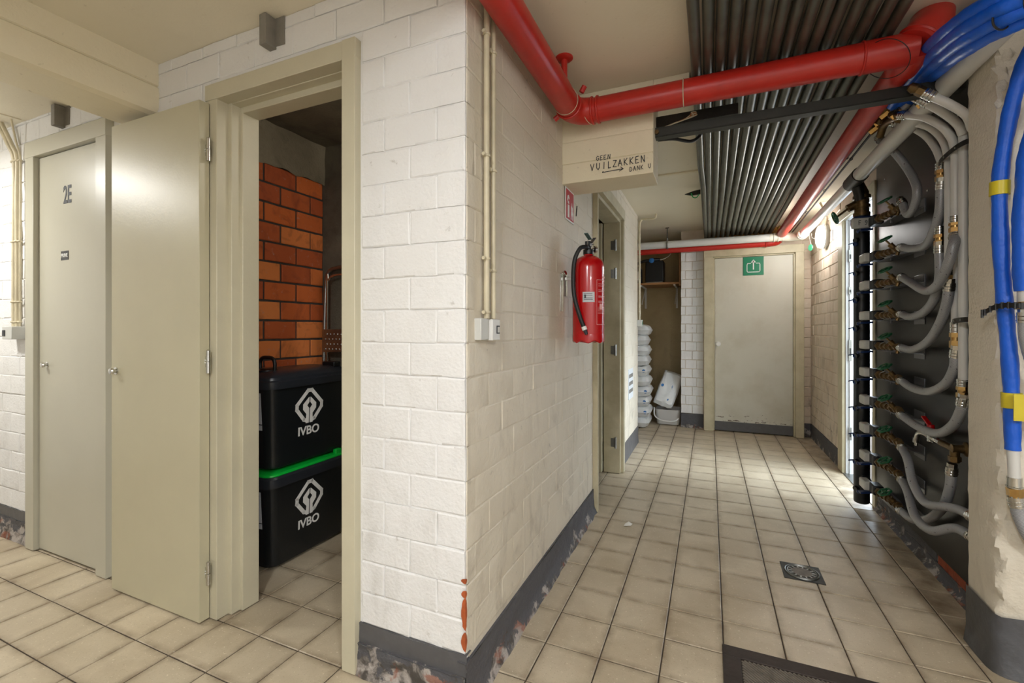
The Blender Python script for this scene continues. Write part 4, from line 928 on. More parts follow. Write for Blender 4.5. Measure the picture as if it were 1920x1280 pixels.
e = p[-1]; b = MB(); b.tube([e + Vector((0, 0, .02)), e + Vector((.004, 0, -.09))], .0155, 16); b.build('bare_pipe', M['white_pipe'], t)
b = MB(); q = e + Vector((.004, 0, -.09)); b.cyl(q, q - Vector((0, 0, .035)), .019, 18); b.torus(q - Vector((0, 0, .03)), (0, 0, 1), .0195, .0025, 20, 6); b.build('press_sleeve', M['chrome'], t)
b = MB(); b.cyl(q - Vector((0, 0, .035)), q - Vector((-.003, 0, .06)), .021, 6); b.cyl(q - Vector((-.003, 0, .06)), q - Vector((-.006, 0, .08)), .017, 16); b.build('brass_nut', M['brass_bright'], t)
hose('braided_hose', [q + Vector((.006, 0, -.085)), q + Vector((.014, 0, -.13)), q + Vector((.04, -.01, -.2)), q + Vector((.10, -.01, -.25)), q + Vector((.17, .02, -.27))], 'steel braided hose hanging under the long blue pipe', .0185, group='braided hoses beside the pillar')
t, p = blue(3, [Vector((2.398, 1.92, 1.90)), Vector((1.7, 1.91, 1.90)), Vector((1.3, 1.89, 1.88)), P(2030, 150, Y=1.86), P(1965, 190, Y=1.93), P(1934, 270, Y=1.97), P(1922, 360, Y=1.985), P(1918, 460, Y=1.985), P(1922, 545, Y=1.985)], 'shorter thick blue insulated pipe at the right frame edge', .0255, 'blue insulated pipes on the pillar')
e = p[-1]; b = MB(); b.tube([e + Vector((0, 0, .02)), e + Vector((0, 0, -.035))], .018, 16); b.build('bare_pipe', M['white_pipe'], t)
b = MB(); q = e - Vector((0, 0, .035)); b.cyl(q, q - Vector((0, 0, .02)), .019, 18); b.torus(q - Vector((0, 0, .02)), (0, 0, 1), .022, .004, 24, 8); b.cyl(q - Vector((0, 0, .02)), q - Vector((0, 0, .045)), .016, 6); b.build('press_sleeve', M['brass_bright'], t)
hose('braided_hose', [q - Vector((0, 0, .055)), q - Vector((-.003, 0, .12)), q - Vector((-.02, 0, .2)), q - Vector((-.05, 0, .28)), q - Vector((-.07, 0, .42)), q - Vector((-.12, -.06, .47))], 'steel braided hose hanging under the thick blue pipe', .017, group='braided hoses beside the pillar')
b = MB(); b.box(P(1925, 730, Y=1.99).x-.03, 1.99, P(1925, 790, Y=1.99).z, P(1925, 730, Y=1.99).x+.01, 1.994, P(1925, 740, Y=1.99).z)
tag(b.build('tape_strip', M['yellow']), 'loose yellow tape strip at the right frame edge', 'tape')
t = thing('pipe_clamp', tuple(P(1880, 578, Y=2.0)), 'black notched rubber strap across the blue pipes on the pillar', 'strap')
b = MB(); pts = smooth([P(1842, 588, Y=2.045), P(1862, 577, Y=2.02), P(1885, 572, Y=1.985), P(1910, 573, Y=1.955), P(1935, 574, Y=1.955)], 8)
for p, q in zip(pts, pts[1:]):
    d = q-p; b.obox((p+q)/2, d*.52, (0, 0, .008), Vector((0, 0, 1)).cross(d.normalized())*.002)
for i in range(2, len(pts), 4): b.obox(pts[i], (.003, 0, 0), (0, 0, .011), (0, .003, 0))
b.obox(pts[0], (.003, 0, 0), (0, 0, .014), (0, .004, 0)); b.build('band', M['black'], t)

# ------------------------------------------------------------------ TAP
tc = P(1790, 842, X=.955); t = thing('red_handled_tap', tuple(tc), 'chrome tap with a red lever handle on the dark panel', 'tap')
y0_, z0_ = tc.y, tc.z
yy = lambda u: P(u, 842, X=.955).y
b = MB(); b.tube([(.955, y0_, z0_), (.955, yy(1765), z0_)], .014, 14); b.lathe((.992, y0_-.006, z0_+.004), (-1, 0, 0), [(.03, 0), (.03, .005), (.018, .012), (.015, .035), (.018, .05), (.001, .055)], 20)
b.cyl((.955, y0_, z0_), (.955, y0_, z0_-.055), .017, 12); b.cyl((.955, y0_, z0_-.03), (.955, y0_, z0_-.05), .022, 6); b.build('elbow', M['brass'], t)
b = MB(); b.tube([(.955, yy(1765), z0_), (.955, yy(1742), z0_)], .012, 14); b.tube(smooth([(.955, yy(1748), z0_), (.955, yy(1732), z0_+.004), (.955, yy(1722), z0_-.01), (.955, yy(1718), z0_-.045)]), .011, 14); b.cyl((.955, yy(1718), z0_-.035), (.955, yy(1717), z0_-.06), .013, 12); b.cyl((.955, yy(1745), z0_-.018), (.955, yy(1745), z0_+.03), .014, 14)
b.cyl((.955, yy(1755), z0_), (.955, yy(1750), z0_), .018, 6); b.cyl((.955, yy(1718), z0_-.06), (.955, yy(1717.5), z0_-.075), .008, 10); b.build('body', M['chrome'], t)
b = MB(); b.cyl((.955, yy(1745), z0_+.03), (.955, yy(1745), z0_+.062), .017, 12, r1=.014); b.obox((.955, yy(1737), z0_+.072), (0, .035, .014), (.010, 0, 0), (0, -.002, .004)); b.build('lever', M['red_ext'], t, bev=.003)

# ------------------------------------------------------------------ LAMPS
t = thing('bulkhead_lamp', (.99, 5.05, 1.93), 'lit round white bulkhead lamp on the right wall by the end door', 'lamp')
LC = (1.0, 5.06, 2.035)
b = MB(); b.lathe(LC, (-1, 0, 0), [(.112, 0), (.112, .02), (.104, .03)], 36); b.build('base', M['sock'], t)
b = MB(); b.lathe(LC, (-1, 0, 0), [(.104, .03), (.106, .05), (.098, .068), (.07, .08), (.03, .085), (.001, .086)], 36); b.build('glass', M['lamp'], t)
b = MB(); b.tube(smooth([(.985, 5.03, 2.14), (.985, 5.0, 2.2), (.97, 4.98, 2.24), (.93, 4.97, 2.335)]), .009, 8); b.build('cable', M['beige_pipe'], t)
t = thing('green_tag', tuple(P(1521, 466, X=.94)), 'small translucent green tag hanging by a white string near the lamp', 'tag')
c = P(1521, 464, X=.94); b = MB(); b.lathe(c, (-1, -.4, 0), [(.03, 0), (.034, .006), (.03, .012)], 20); b.build('disc', M['green_tag'], t)
b = MB(); b.tube(smooth([c + Vector((0, 0, .03)), c + Vector((-.01, 0, .08)), c + Vector((-.02, .02, .16))]), .002, 6); b.tube(smooth([c + Vector((.0, -.02, .14)), c + Vector((.0, -.05, .09)), c + Vector((.02, -.12, .07))]), .002, 6); b.build('string', M['white'], t)
t = thing('added_closet_lamp', (-.98, 1.72, 2.2), 'added round fill lamp on the closet ceiling, hidden by the door casing', 'lamp')  # invented lamp, put in to brighten the closet
b = MB(); b.lathe((-.98, 1.72, 2.325), (0, 0, -1), [(.08, 0), (.08, .03), (.07, .04)], 24); b.build('base', M['sock'], t)
b = MB(); b.lathe((-.98, 1.72, 2.285), (0, 0, -1), [(.068, 0), (.06, .03), (.03, .045), (.001, .048)], 24); b.build('glass', M['lamp'], t)
for (x, y, z) in ((-3.72, .45, 2.305), (-.27, -.55, CE), (1.5, -1.1, CE)):  # the last, right-hand one is added as fill
    t = thing('ceiling_lamp', (x, y, z-.1), {-3.72: 'round ceiling lamp left of the beam, outside the picture', -.27: 'round ceiling lamp between red pipe and conduits, above the camera', 1.5: 'added round fill lamp on the ceiling behind the camera, right side'}[x], 'lamp')
    b = MB(); b.lathe((x, y, z), (0, 0, -1), [(.135, 0), (.135, .03), (.13, .035)], 32); b.build('base', M['sock'], t)
    b = MB(); b.lathe((x, y, z-.035), (0, 0, -1), [(.125, 0), (.12, .02), (.10, .04), (.05, .05), (.001, .052)], 32); b.build('glass', M['lamp'], t)

# ------------------------------------------------------------------ SWITCHES WITH SURFACE CONDUITS
t = thing('light_switch', (-.667, 1.335, 1.13), 'white surface switch box on the corridor wall near the corner', 'switch')
b = MB(); b.box(-.688, 1.278, 1.135, -.662, 1.335, 1.205); b.build('junction_box', M['sock'], t, bev=.003)
b = MB(); b.box(-.685, 1.337, 1.133, -.650, 1.395, 1.203); hs = b.build('housing', M['white_pipe'], t, bev=.003)
b = MB(); b.box(-.651, 1.366, 1.155, -.648, 1.388, 1.182); b.build('rocker_frame', M['ink'], hs)
b = MB(); b.box(-.649, 1.370, 1.159, -.6465, 1.384, 1.178); b.build('rocker', M['sock'], hs)
for k, (y, lab, z1) in enumerate(((1.327, 'left cream conduit above the corridor switch', 2.335), (1.377, 'right cream conduit above the corridor switch', 2.335))):
    t = thing('surface_conduit', (-.667, y, 1.2), lab, 'conduit', 'cream conduits above the corridor switch')
    b = MB(); b.tube([(-.667, y, 1.205), (-.667, y, z1)], .0095 if k == 0 else .0085, 12); b.build('tube', M['beige_pipe'], t)
    for z in (2.13, 1.735, 1.40, 1.225):
        b = MB(); zz = z - .035*k; b.torus((-.667, y, zz), (0, 0, 1), .0105, .003, 18, 6, squash=1.5); b.cyl((-.667, y-.013, zz), (-.667, y-.024, zz), .006, 8); b.build('clip', M['beige_pipe'], t)
t = thing('light_switch', (-3.5, 1.19, 1.1), 'grey surface switch box left of the door marked 2E', 'switch')
b = MB(); b.box(-3.535, 1.165, 1.115, -3.425, 1.224, 1.185); hs = b.build('housing', M['sock'], t, bev=.003)
b = MB(); b.box(-3.525, 1.162, 1.133, -3.497, 1.166, 1.165); b.build('rocker', M['ink'], hs)
for k, (x, lab) in enumerate(((-3.512, 'thick cream conduit left of the door marked 2E'), (-3.478, 'middle cream conduit left of the door marked 2E'), (-3.445, 'thin cream conduit nearest the door marked 2E'))):
    t = thing('surface_conduit', (x, 1.2, 1.18), lab, 'conduit', 'cream conduits left of the door marked 2E')
    r = (.011, .010, .005)[k]
    b = MB(); b.tube(smooth([(x, 1.205, 1.185), (x, 1.205, 1.6), (x+.004*(-1)**k, 1.205, 1.9), (x, 1.205, 2.1), (x-.02*(k < 2), 1.19, 2.18), (x-.08*(k < 2), 1.17, 2.30)]), r, 12); b.build('tube', M['beige_pipe'], t)
    for z in (2.09, 1.65, 1.32, 1.21):
        b = MB(); b.torus((x, 1.205, z), (0, 0, 1), r+.002, .003, 18, 6, squash=1.5); b.cyl((x-r-.004, 1.205, z), (x-r-.012, 1.2, z), .005, 8); b.build('clip', M['beige_pipe'], t)
t = thing('light_switch', (-.66, 4.84, 1.2), 'small green-grey switch box at the end of the corridor wall', 'switch')
b = MB(); b.box(-.688, 4.78, 1.20, -.635, 4.85, 1.265); b.build('housing', M['sock'], t, bev=.003)
b = MB(); b.box(-.636, 4.80, 1.215, -.633, 4.83, 1.25); b.build('rocker', M['green'], t)
t = thing('surface_conduit', (-.665, 4.82, 1.26), 'cream conduit on the far end of the corridor wall', 'conduit')
b = MB(); b.tube(smooth([(-.665, 4.825, 1.26), (-.665, 4.825, 1.8), (-.665, 4.825, 2.2), (-.655, 4.83, 2.285), (-.62, 4.84, 2.30), (-.56, 4.83, 2.295), (-.51, 4.82, 2.30), (-.50, 4.82, 2.34)]), .011, 12); b.build('tube', M['beige_pipe'], t)
for z in (2.1, 1.95, 1.7, 1.35):
    b = MB(); b.torus((-.665, 4.825, z), (0, 0, 1), .013, .003, 18, 6); b.cyl((-.665, 4.81, z), (-.665, 4.795, z), .007, 8); b.build('clip', M['beige_pipe'], t)

# ------------------------------------------------------------------ FIRE EXTINGUISHER
EX, EY = -.565, 2.27; ZB = 1.118
t = thing('fire_extinguisher', (EX, EY, ZB), 'red powder fire extinguisher hung on the corridor wall beside the doorway', 'extinguisher')
b = MB(); b.lathe((EX, EY, ZB), (0, 0, 1), [(.070, .0), (.078, .008), (.080, .03), (.080, .36), (.077, .382), (.066, .402), (.045, .417), (.024, .424), (.022, .432)], 48); body = b.build('cylinder', M['red_ext'], t)
b = MB(); vs_ = []; n = 48
for k, (r, z) in enumerate(((.0795, .03), (.0815, .02), (.080, .005), (.074, 0))):
    for i in range(n): q = 2*PI*i/n; vs_.append((EX + r*math.cos(q), EY + r*math.sin(q), ZB + z + (-.012 + .006*math.cos(7*q) if k > 1 else 0)))
b.add(vs_, [(k*n+i, k*n+(i+1) % n, (k+1)*n+(i+1) % n, (k+1)*n+i) for k in range(3) for i in range(n)] + [tuple(3*n+i for i in range(n))]); b.build('foot', M['red_ext'], t)
b = MB(); b.cyl((EX, EY, ZB+.43), (EX, EY, ZB+.455), .026, 20); b.cyl((EX, EY, ZB+.45), (EX, EY, ZB+.49), .014, 16); b.cyl((EX, EY-.005, ZB+.462), (EX, EY-.05, ZB+.462), .011, 12); b.box(EX-.013, EY-.02, ZB+.47, EX+.013, EY+.022, ZB+.495); b.build('valve_head', M['black'], t, bev=.002)
b = MB(); b.lathe((EX+.012, EY+.02, ZB+.458), (.75, .65, 0), [(.008, 0), (.008, .01), (.018, .014), (.018, .026), (.015, .028)], 20); g_ = b.build('pressure_gauge', M['chrome'], t)
b = MB(); b.obox((EX+.015, EY+.035, ZB+.507), (0, .042, .020), (.009, 0, 0), (0, -.001, .002)); b.obox((EX+.005, EY+.03, ZB+.488), (0, .04, .004), (.008, 0, 0), (0, 0, .002)); b.build('squeeze_handle', M['black'], t, bev=.001)
b = MB(); b.obox((EX+.01, EY-.045, ZB+.513), (0, .042, -.008), (.010, 0, 0), (0, 0, .002)); b.build('carry_handle', simple('grey_green_handle', '#54706c', .4), t, bev=.001)
b = MB(); b.torus((EX+.01, EY-.05, ZB+.482), (1, .3, 0), .016, .0015, 20, 6); b.build('pin_ring', M['chrome'], t)
hp = smooth([(EX+.0, EY-.045, ZB+.462), (EX-.022, EY-.078, ZB+.45), (EX-.045, EY-.095, ZB+.39), (EX-.052, EY-.094, ZB+.30), (EX-.045, EY-.097, ZB+.21), (EX-.02, EY-.096, ZB+.12), (EX+.0, EY-.094, ZB+.065)], 8)
b = MB(); b.tube(hp, .0105, 14); hs = b.build('hose', M['cable'], t)
b = MB(); d = (hp[-1]-hp[-2]).normalized(); b.cyl(hp[-1], hp[-1]+d*.018, .0125, 14); tag(b.build('nozzle_collar', M['white'], hs), 'white collar')
b = MB(); b.cyl(hp[-1]+d*.018, hp[-1]+d*.042, .010, 14, r1=.007); b.build('nozzle', M['ink'], hs)
def curved(b, a0, a1, z0, z1, r=.0806, n=10):
    vs_ = [(EX + r*math.cos(a0+(a1-a0)*i/n), EY + r*math.sin(a0+(a1-a0)*i/n), ZB+z) for z in (z0, z1) for i in range(n+1)]
    b.add(vs_, [(i, i+1, n+2+i, n+1+i) for i in range(n)])
rad = math.radians
b = MB(); curved(b, rad(-96), rad(-54), .185, .235); lb = tag(b.build('service_label', M['label_grey'], t), 'pale grey service label')
b = MB()
for z in (.226, .218, .205, .197): curved(b, rad(-92), rad(-60 - 60*(z-.19)), z-.0012, z+.0012, .0809, 6)
curved(b, rad(-90), rad(-84), .205, .222, .0809, 2); b.build('label_print', M['ink'], lb)
b = MB(); A0, A1, z0, z1 = rad(-46), rad(20), .075, .295
for a in (A0, A1): curved(b, a, a+.02, z0, z1, .0807, 1)
for z in (z0, z1): curved(b, A0, A1, z-.001, z+.001, .0807, 12)
for z in [.275, .265, .245, .238, .215, .21, .19, .185]: curved(b, A0+.12, A0+.45+.25*((z*1000) % 3), z-.0012, z+.0012, .0807, 6)
for z in [.13+.006*k for k in range(6)]: curved(b, A0+.08, A0+.95, z-.0006, z+.0006, .0807, 6)
curved(b, A0+.22, A0+.50, .15, .178, .0807, 3); curved(b, A0+.45, A0+1.1, .305, .315, .0807, 6); b.build('instruction_print', simple('pale_red_print', '#e6a9a4', .5), t)
b = MB(); b.box(-.686, EY-.03, ZB+.22, -.672, EY-.01, ZB+.34); b.box(-.675, EY-.045, ZB+.30, -.60, EY-.035, ZB+.315); b.cyl((-.672, EY-.075, ZB+.33), (-.66, EY-.08, ZB+.335), .012, 10); b.box(-.686, EY-.095, ZB+.14, -.68, EY-.055, ZB+.33); b.build('wall_bracket', M['chrome'], t, bev=.001)
# sign over it
t = thing('extinguisher_sign', (-.684, 2.33, 1.74), 'red and white extinguisher pictogram sign above the extinguisher', 'sign')
b = MB(); b.box(-.682, 2.252, 1.738, -.679, 2.406, 1.905); b.build('border', M['white'], t)
b = MB(); b.box(-.680, 2.260, 1.746, -.678, 2.398, 1.897); pl = b.build('plate', M['sign_red'], t)
b = MB(); X_ = -.6775
def yz(b, poly): b.prism(poly, (X_, 0, 0), (0, 1, 0), (0, 0, 1), (.001, 0, 0))
yz(b, [(2.285, 1.755), (2.312, 1.755), (2.312, 1.82), (2.285, 1.82)]); yz(b, [(2.288, 1.826), (2.309, 1.826), (2.304, 1.84), (2.293, 1.84)]); yz(b, [(2.275, 1.843), (2.282, 1.865), (2.30, 1.873), (2.318, 1.855), (2.31, 1.85), (2.298, 1.858), (2.288, 1.84), (2.288, 1.828)])
yz(b, [(2.34, 1.755), (2.35, 1.80), (2.345, 1.825), (2.355, 1.818), (2.36, 1.845), (2.37, 1.815), (2.378, 1.825), (2.374, 1.80), (2.385, 1.79), (2.378, 1.755), (2.37, 1.752), (2.372, 1.77), (2.36, 1.785), (2.352, 1.765), (2.352, 1.752)])
b.build('pictogram', M['white'], pl)
b = MB(); b.tube(smooth([(-.684, 2.47, 1.80), (-.683, 2.475, 1.83), (-.683, 2.485, 1.86)]), .0025, 6); tag(b.build('cable_stub', M['cable']), 'short black wire stub on the wall right of the extinguisher sign', 'wire')

# ------------------------------------------------------------------ BINS
def rrect(x0, x1, y0, y1, r, z, n=6):
    out = []
    for cx, cy, a in ((x1-r, y1-r, 0), (x0+r, y1-r, 90), (x0+r, y0+r, 180), (x1-r, y0+r, 270)):
        for k in range(n+1): q = rad(a + 90*k/n); out.append((cx + r*math.cos(q), cy + r*math.sin(q), z))
    return out
def loft(b, rings, cap0=True, cap1=True):
    n = len(rings[0]); vs_ = [p for r_ in rings for p in r_]
    fs = [(k*n+i, k*n+(i+1) % n, (k+1)*n+(i+1) % n, (k+1)*n+i) for k in range(len(rings)-1) for i in range(n)]
    if cap0: fs.append(tuple(range(n))[::-1])
    if cap1: fs.append(tuple((len(rings)-1)*n+i for i in range(n)))
    b.add(vs_, fs)
def rr(e, z, r=.05): return rrect(-2.235-e, -1.905+e, 1.515-e, 2.055+e, r, z)
def make_bin(z, open_rim, label):
    t = thing('recycling_bin', (-2.07, 1.78, z), label, 'bin', 'stacked recycling bins in the closet')
    b = MB(); loft(b, [rr(-.035, z+.0), rr(-.026, z+.006, .055), rr(-.022, z+.03, .055), rr(-.004, z+.40), rr(0, z+.415)], True, True); bd = b.build('body', M['bin'], t)
    b = MB()
    if open_rim:
        loft(b, [rr(-.006, z+.395), rr(.008, z+.396, .055), rr(.011, z+.41, .055), rr(.012, z+.44, .055), rr(.004, z+.452, .055), rr(-.02, z+.452, .05)]); b.build('rim', M['bin_lid'], t)
        b = MB(); loft(b, [rr(.006, z+.450), rr(.008, z+.458, .055), rr(.0, z+.466, .055), rr(-.028, z+.468, .05)], True, True)
        b.box(-1.93, 1.93, z+.455, -1.905, 1.97, z+.49); b.box(-2.15, 1.515, z+.455, -2.05, 1.53, z+.49); b.build('lid', M['green_lid'], t, bev=.004)
    else:
        loft(b, [rr(-.006, z+.393), rr(.008, z+.394, .055), rr(.013, z+.405, .06), rr(.015, z+.43, .06), rr(.004, z+.436, .055), rr(.002, z+.448, .055), rr(-.008, z+.458, .05), rr(-.03, z+.470, .05), rr(-.06, z+.478, .05)]); b.build('lid', M['bin_lid'], t)
        b = MB(); c = Vector((-2.03, 1.60, z+.47))
        b.lathe(c, (0, 0, 1), [(.05, 0), (.048, .01), (.035, .018)], 20)
        b.tube(smooth([c + Vector((-.05, 0, .0)), c + Vector((-.052, 0, .045)), c + Vector((-.035, 0, .068)), c + Vector((0, 0, .072)), c + Vector((.035, 0, .068)), c + Vector((.052, 0, .045)), c + Vector((.05, 0, 0))]), .009, 12); b.build('handle', M['black'], t)
        b = MB(); c = Vector((-2.0, 1.97, z+.47)); b.box(c.x-.03, c.y-.02, c.z, c.x+.06, c.y+.03, c.z+.03); b.build('clasp', M['black'], t, bev=.005)
    # right-hand face slopes: x = -1.905-.022+.018*(h-.03)/.37
    fx = lambda h: -1.905 - .022 + .018*(h-.03)/.37 + .0015
    zc = .285; yc = 1.755; nrm = Vector((1, 0, -.0486)).normalized(); ux = Vector((0, 1, 0)); uy = Vector((.0486, 0, 1)).normalized(); o = Vector((fx(zc), yc, z+zc))
    b = MB()
    def strip(pts, r):
        for a, c in zip(pts, pts[1:]):
            A = o + ux*a[0] + uy*a[1]; B_ = o + ux*c[0] + uy*c[1]; d = (B_-A).normalized(); b.obox((A+B_)/2, (B_-A)*.5 + d*r*.7, d.cross(nrm)*r, nrm*.0006)
    R = .085
    strip([(-.018, -R*.88), (-.034, -R*.80), (-R*.93, -.012), (-R*.93, .012), (-.012, R*.96), (.012, R*.96), (R*.93, .012), (R*.93, -.012), (.034, -R*.80), (.018, -R*.88)], .0095)
    for s_ in (-1, 1):
        b.prism([(s_*.003, -.088), (s_*.022, -.088), (s_*.020, -.040), (s_*.042, -.015), (s_*.042, .012), (s_*.006, .046), (s_*.003, .046), (s_*.003, .02), (s_*.016, .004), (s_*.003, -.012)], o, ux, uy, nrm*.0009)
    b.build('logo', M['white'], bd)
    text_obj('IVBO', 'lettering', .062, o + uy*-.128, ux, uy, M['white'], bd, bold=.0012)
    # sticker on the narrow face
    ny = 1.515 + .022; b = MB(); x0 = -2.10; o2 = Vector((0, ny-.0215, z)); sx0, sx1 = -2.075, -1.975
    fy_ = lambda h: 1.515 + .022 - .018*(h-.03)/.37 - .0012
    def stk(b, xa, xb, ha, hb, e=0): b.add([(xa, fy_(ha)-e, z+ha), (xb, fy_(ha)-e, z+ha), (xb, fy_(hb)-e, z+hb), (xa, fy_(hb)-e, z+hb), (xa, fy_(ha)+.001, z+ha), (xb, fy_(ha)+.001, z+ha), (xb, fy_(hb)+.001, z+hb), (xa, fy_(hb)+.001, z+hb)], [(0, 1, 2, 3), (0, 4, 5, 1), (1, 5, 6, 2), (2, 6, 7, 3), (3, 7, 4, 0)])
    stk(b, sx0, sx1, .225, .375); stk(b, sx0, sx1, .195, .22); lb = tag(b.build('sticker', M['label_grey'], bd), 'pale grey barcode sticker')
    b = MB()
    for ha, hb, xa, xb in ((.352, .358, .03, .09), (.333, .338, .015, .08), (.296, .299, .02, .07), (.287, .289, .015, .085)): stk(b, sx0+xa, sx0+xb, ha, hb, .0006)
    x = sx0+.035
    for k in range(11): wd = (.001, .002, .003)[k*7 % 3]; stk(b, x, x+wd, .252, .272, .0006); x += wd + .0015
    x = sx0+.02
    for k in range(12): wd = (.002, .003, .001)[k*5 % 3]; stk(b, x, x+wd, .202, .214, .0006); x += wd + .0018
    b.build('sticker_print', M['ink'], lb)
    text_obj('124  0101', 'sticker_number', .017, ((sx0+sx1)/2+.004, fy_(.312)-.001, z+.312), (1, 0, 0), (0, 0, 1), M['ink'], lb, bold=.0004)
    return t
make_bin(.012, True, 'lower black recycling bin with a green lid edge on the closet floor')
make_bin(.487, False, 'upper black recycling bin with a grey lid and black carry handle')
# step ladder behind the bins
t = thing('step_ladder', (-2.12, 2.1, 0), 'grey metal step ladder leaning at the back of the closet', 'ladder')
b = MB()
b.tube(smooth([(-2.205, 2.125, .02), (-2.20, 2.13, 1.0), (-2.19, 2.135, 1.42), (-2.165, 2.135, 1.52), (-2.10, 2.135, 1.545), (-1.95, 2.135, 1.545), (-1.89, 2.135, 1.52), (-1.87, 2.135, 1.42), (-1.86, 2.125, .02)]), .013, 12); b.build('hoop', M['steel'], t)
b = MB(); b.tube(smooth([(-2.165, 2.12, .02), (-2.165, 2.12, 1.38), (-2.15, 2.12, 1.47), (-2.1, 2.12, 1.50), (-1.95, 2.12, 1.50)]), .008, 10); b.build('inner_rail', M['chrome'], t)
b = MB(); b.box(-2.17, 2.09, 1.03, -1.88, 2.12, 1.17); tr = b.build('tread', M['steel'], t, bev=.006)
b = MB()
for i in range(10):
    for k in range(4): b.lathe((-2.15 + .028*i + .012*(k % 2), 2.09, 1.05 + .03*k), (0, -1, 0), [(.007, 0), (.004, .003), (.001, .004)], 8)
b.build('studs', M['steel'], tr)
b = MB()
for z in (.3, .6, .85): b.box(-2.16, 2.08, z, -1.9, 2.13, z+.03)
b.build('lower_treads', M['steel'], t)

# ------------------------------------------------------------------ BAGS, SHELF
def pillow(sx, sy, sz, seed, nx=16, ny=12):
    rnd = random.Random(seed); b = MB(); vs_ = []
    for side in (1, -1):
        for j in range(ny+1):
            for i in range(nx+1):
                u, v = -1 + 2*i/nx, -1 + 2*j/ny
                hgt = (max(0, (1-abs(u)**5)*(1-abs(v)**5)))**.45
                h_ = sz/2*hgt + noise.noise(Vector((u*2.5+seed, v*2.5, side*3)))*sz*.09*hgt
                wob = 1 - .05*abs(u*v); vs_.append((u*sx/2*wob + noise.noise(Vector((v*3, seed, u)))*.006, v*sy/2*wob + noise.noise(Vector((u*3, seed+5, v)))*.006, side*h_))
    m = (nx+1)*(ny+1)
    fs = [(s_*m + j*(nx+1)+i, s_*m + j*(nx+1)+i+1, s_*m + (j+1)*(nx+1)+i+1, s_*m + (j+1)*(nx+1)+i) for s_ in (0, 1) for j in range(ny) for i in range(nx)]
    b.add(vs_, fs); return b
random.seed(21)
bagz = .012; hb = .112
for i in range(10):
    b = pillow(.36, .46, .135, i*3); dx, dy = random.uniform(-.012, .012), random.uniform(-.02, .02)
    c = Vector((-.825+dx - (.015 if i > 5 else 0), 5.72+dy, .07 + i*.121)); b.v = [tuple(Vector(p) + c) for p in b.v]
    k = i + 1
    lab = 'bottom white plastic bag of the stack in the recess' if i == 0 else ('top white plastic bag of the stack in the recess' if i == 9 else 'white plastic bag, %s from the bottom of the stack' % ORD[i])
    t = thing('plastic_bag', tuple(c - Vector((0, 0, .06))), lab, 'bag', 'white bags stacked in the recess'); b.build('sack', M['bag'], t)
    if i in (1, 2, 3, 5):
        b = MB(); q = c + Vector((.155, -.213 + .02, .0)); b.lathe((c.x+.125, c.y-.212, c.z+.005), (.1, -1, 0), [(.02, 0), (.019, .004), (.001, .005)], 16); b.build('blue_print', M['bag_blue'], t)
# leaning bag
b = pillow(.24, .46, .13, 55); Rm = Matrix.Rotation(rad(18), 4, 'Y') @ Matrix.Rotation(rad(68), 4, 'X')
c = Vector((-.47, 5.93, .43)); b.v = [tuple(Rm @ Vector(p) + c) for p in b.v]
t = thing('plastic_bag', (-.48, 5.9, .17), 'white bag with blue print leaning upright beside the pier', 'bag'); b.build('sack', M['bag'], t)
fn = Rm @ Vector((0, 0, 1)); ux = Rm @ Vector((1, 0, 0)); uy = Rm @ Vector((0, 1, 0))
if fn.y > 0: fn = -fn
b = MB()
for (a, d, r_) in ((-.075, .01, .02), (.03, -.14, .016)): b.lathe(c + ux*a + uy*d + fn*.056, fn, [(r_, 0), (r_*.95, .006), (.001, .008)], 18)
b.build('blue_print', M['bag_blue'], t)
b = MB()
for k in range(9): b.obox(c + ux*(.035) + uy*(-.06 + .012*k) + fn*.066, ux*.008*(1 if k % 2 else .7), uy*.0035, fn*.001)
b.build('lettering_print', M['bag_blue'], t)
b = MB()
for a, d in ((-.04, .12), (.01, .11), (.055, .12)): b.obox(c + ux*a + uy*d + fn*.056, ux*.012, uy*.004, fn*.002)
b.build('handle_slots', M['ink'], t)
t = thing('plastic_crate', (-.47, 5.95, .0), 'low translucent tub with a white handle under the leaning bag', 'tub')
b = MB(); loft(b, [rrect(-.60, -.34, 5.85, 6.1, .05, .01), rrect(-.62, -.325, 5.83, 6.12, .05, .19)], True, False); m_, nt_x, bs_ = newmat('cloudy_plastic'); bs_.inputs['Base Color'].default_value = (.55, .53, .5, 1); bs_.inputs['Roughness'].default_value = .35; b.build('tub', m_, t)
b = MB(); b.tube(smooth([(-.625, 5.83, .21), (-.62, 5.80, .12), (-.55, 5.78, .07), (-.46, 5.775, .06), (-.38, 5.78, .07), (-.345, 5.8, .10)]), .008, 10); b.build('handle', M['white_pipe'], t)
t = thing('wall_shelf', (-.8, 6.1, 1.6), 'brown wooden shelf on brackets in the recess', 'shelf')
b = MB(); b.box(-1.29, 5.90, 1.725, -.345, 6.40, 1.75); b.build('board', M['wood'], t, bev=.004)
b = MB(); b.box(-.345, 5.9, 1.70, -.325, 6.40, 2.2); b.build('side_board', M['wood'], t)
for x in (-.40, -.80):
    b = MB(); b.box(x-.012, 5.93, 1.71, x+.012, 6.38, 1.725); b.box(x-.012, 6.395, 1.45, x+.012, 6.42, 1.725); b.obox((x, 6.2, 1.6), (.003, 0, 0), (0, .17, .11), (0, -.004, .006)); b.build('bracket', M['white_pipe'], t)
t = thing('black_appliance', (-.68, 6.05, 1.75), 'large black boxy appliance on the shelf', 'appliance')
b = MB(); b.box(-.75, 5.96, 1.762, -.53, 6.2, 2.03); bd = b.build('case', M['black'], t, bev=.01)
b = MB(); b.box(-.74, 5.95, 1.752, -.54, 6.2, 1.766); b.build('base_tray', M['steel'], t, bev=.002)
t = thing('black_canister', (-.86, 6.0, 1.75), 'small black canister with a pale label on the shelf', 'canister')
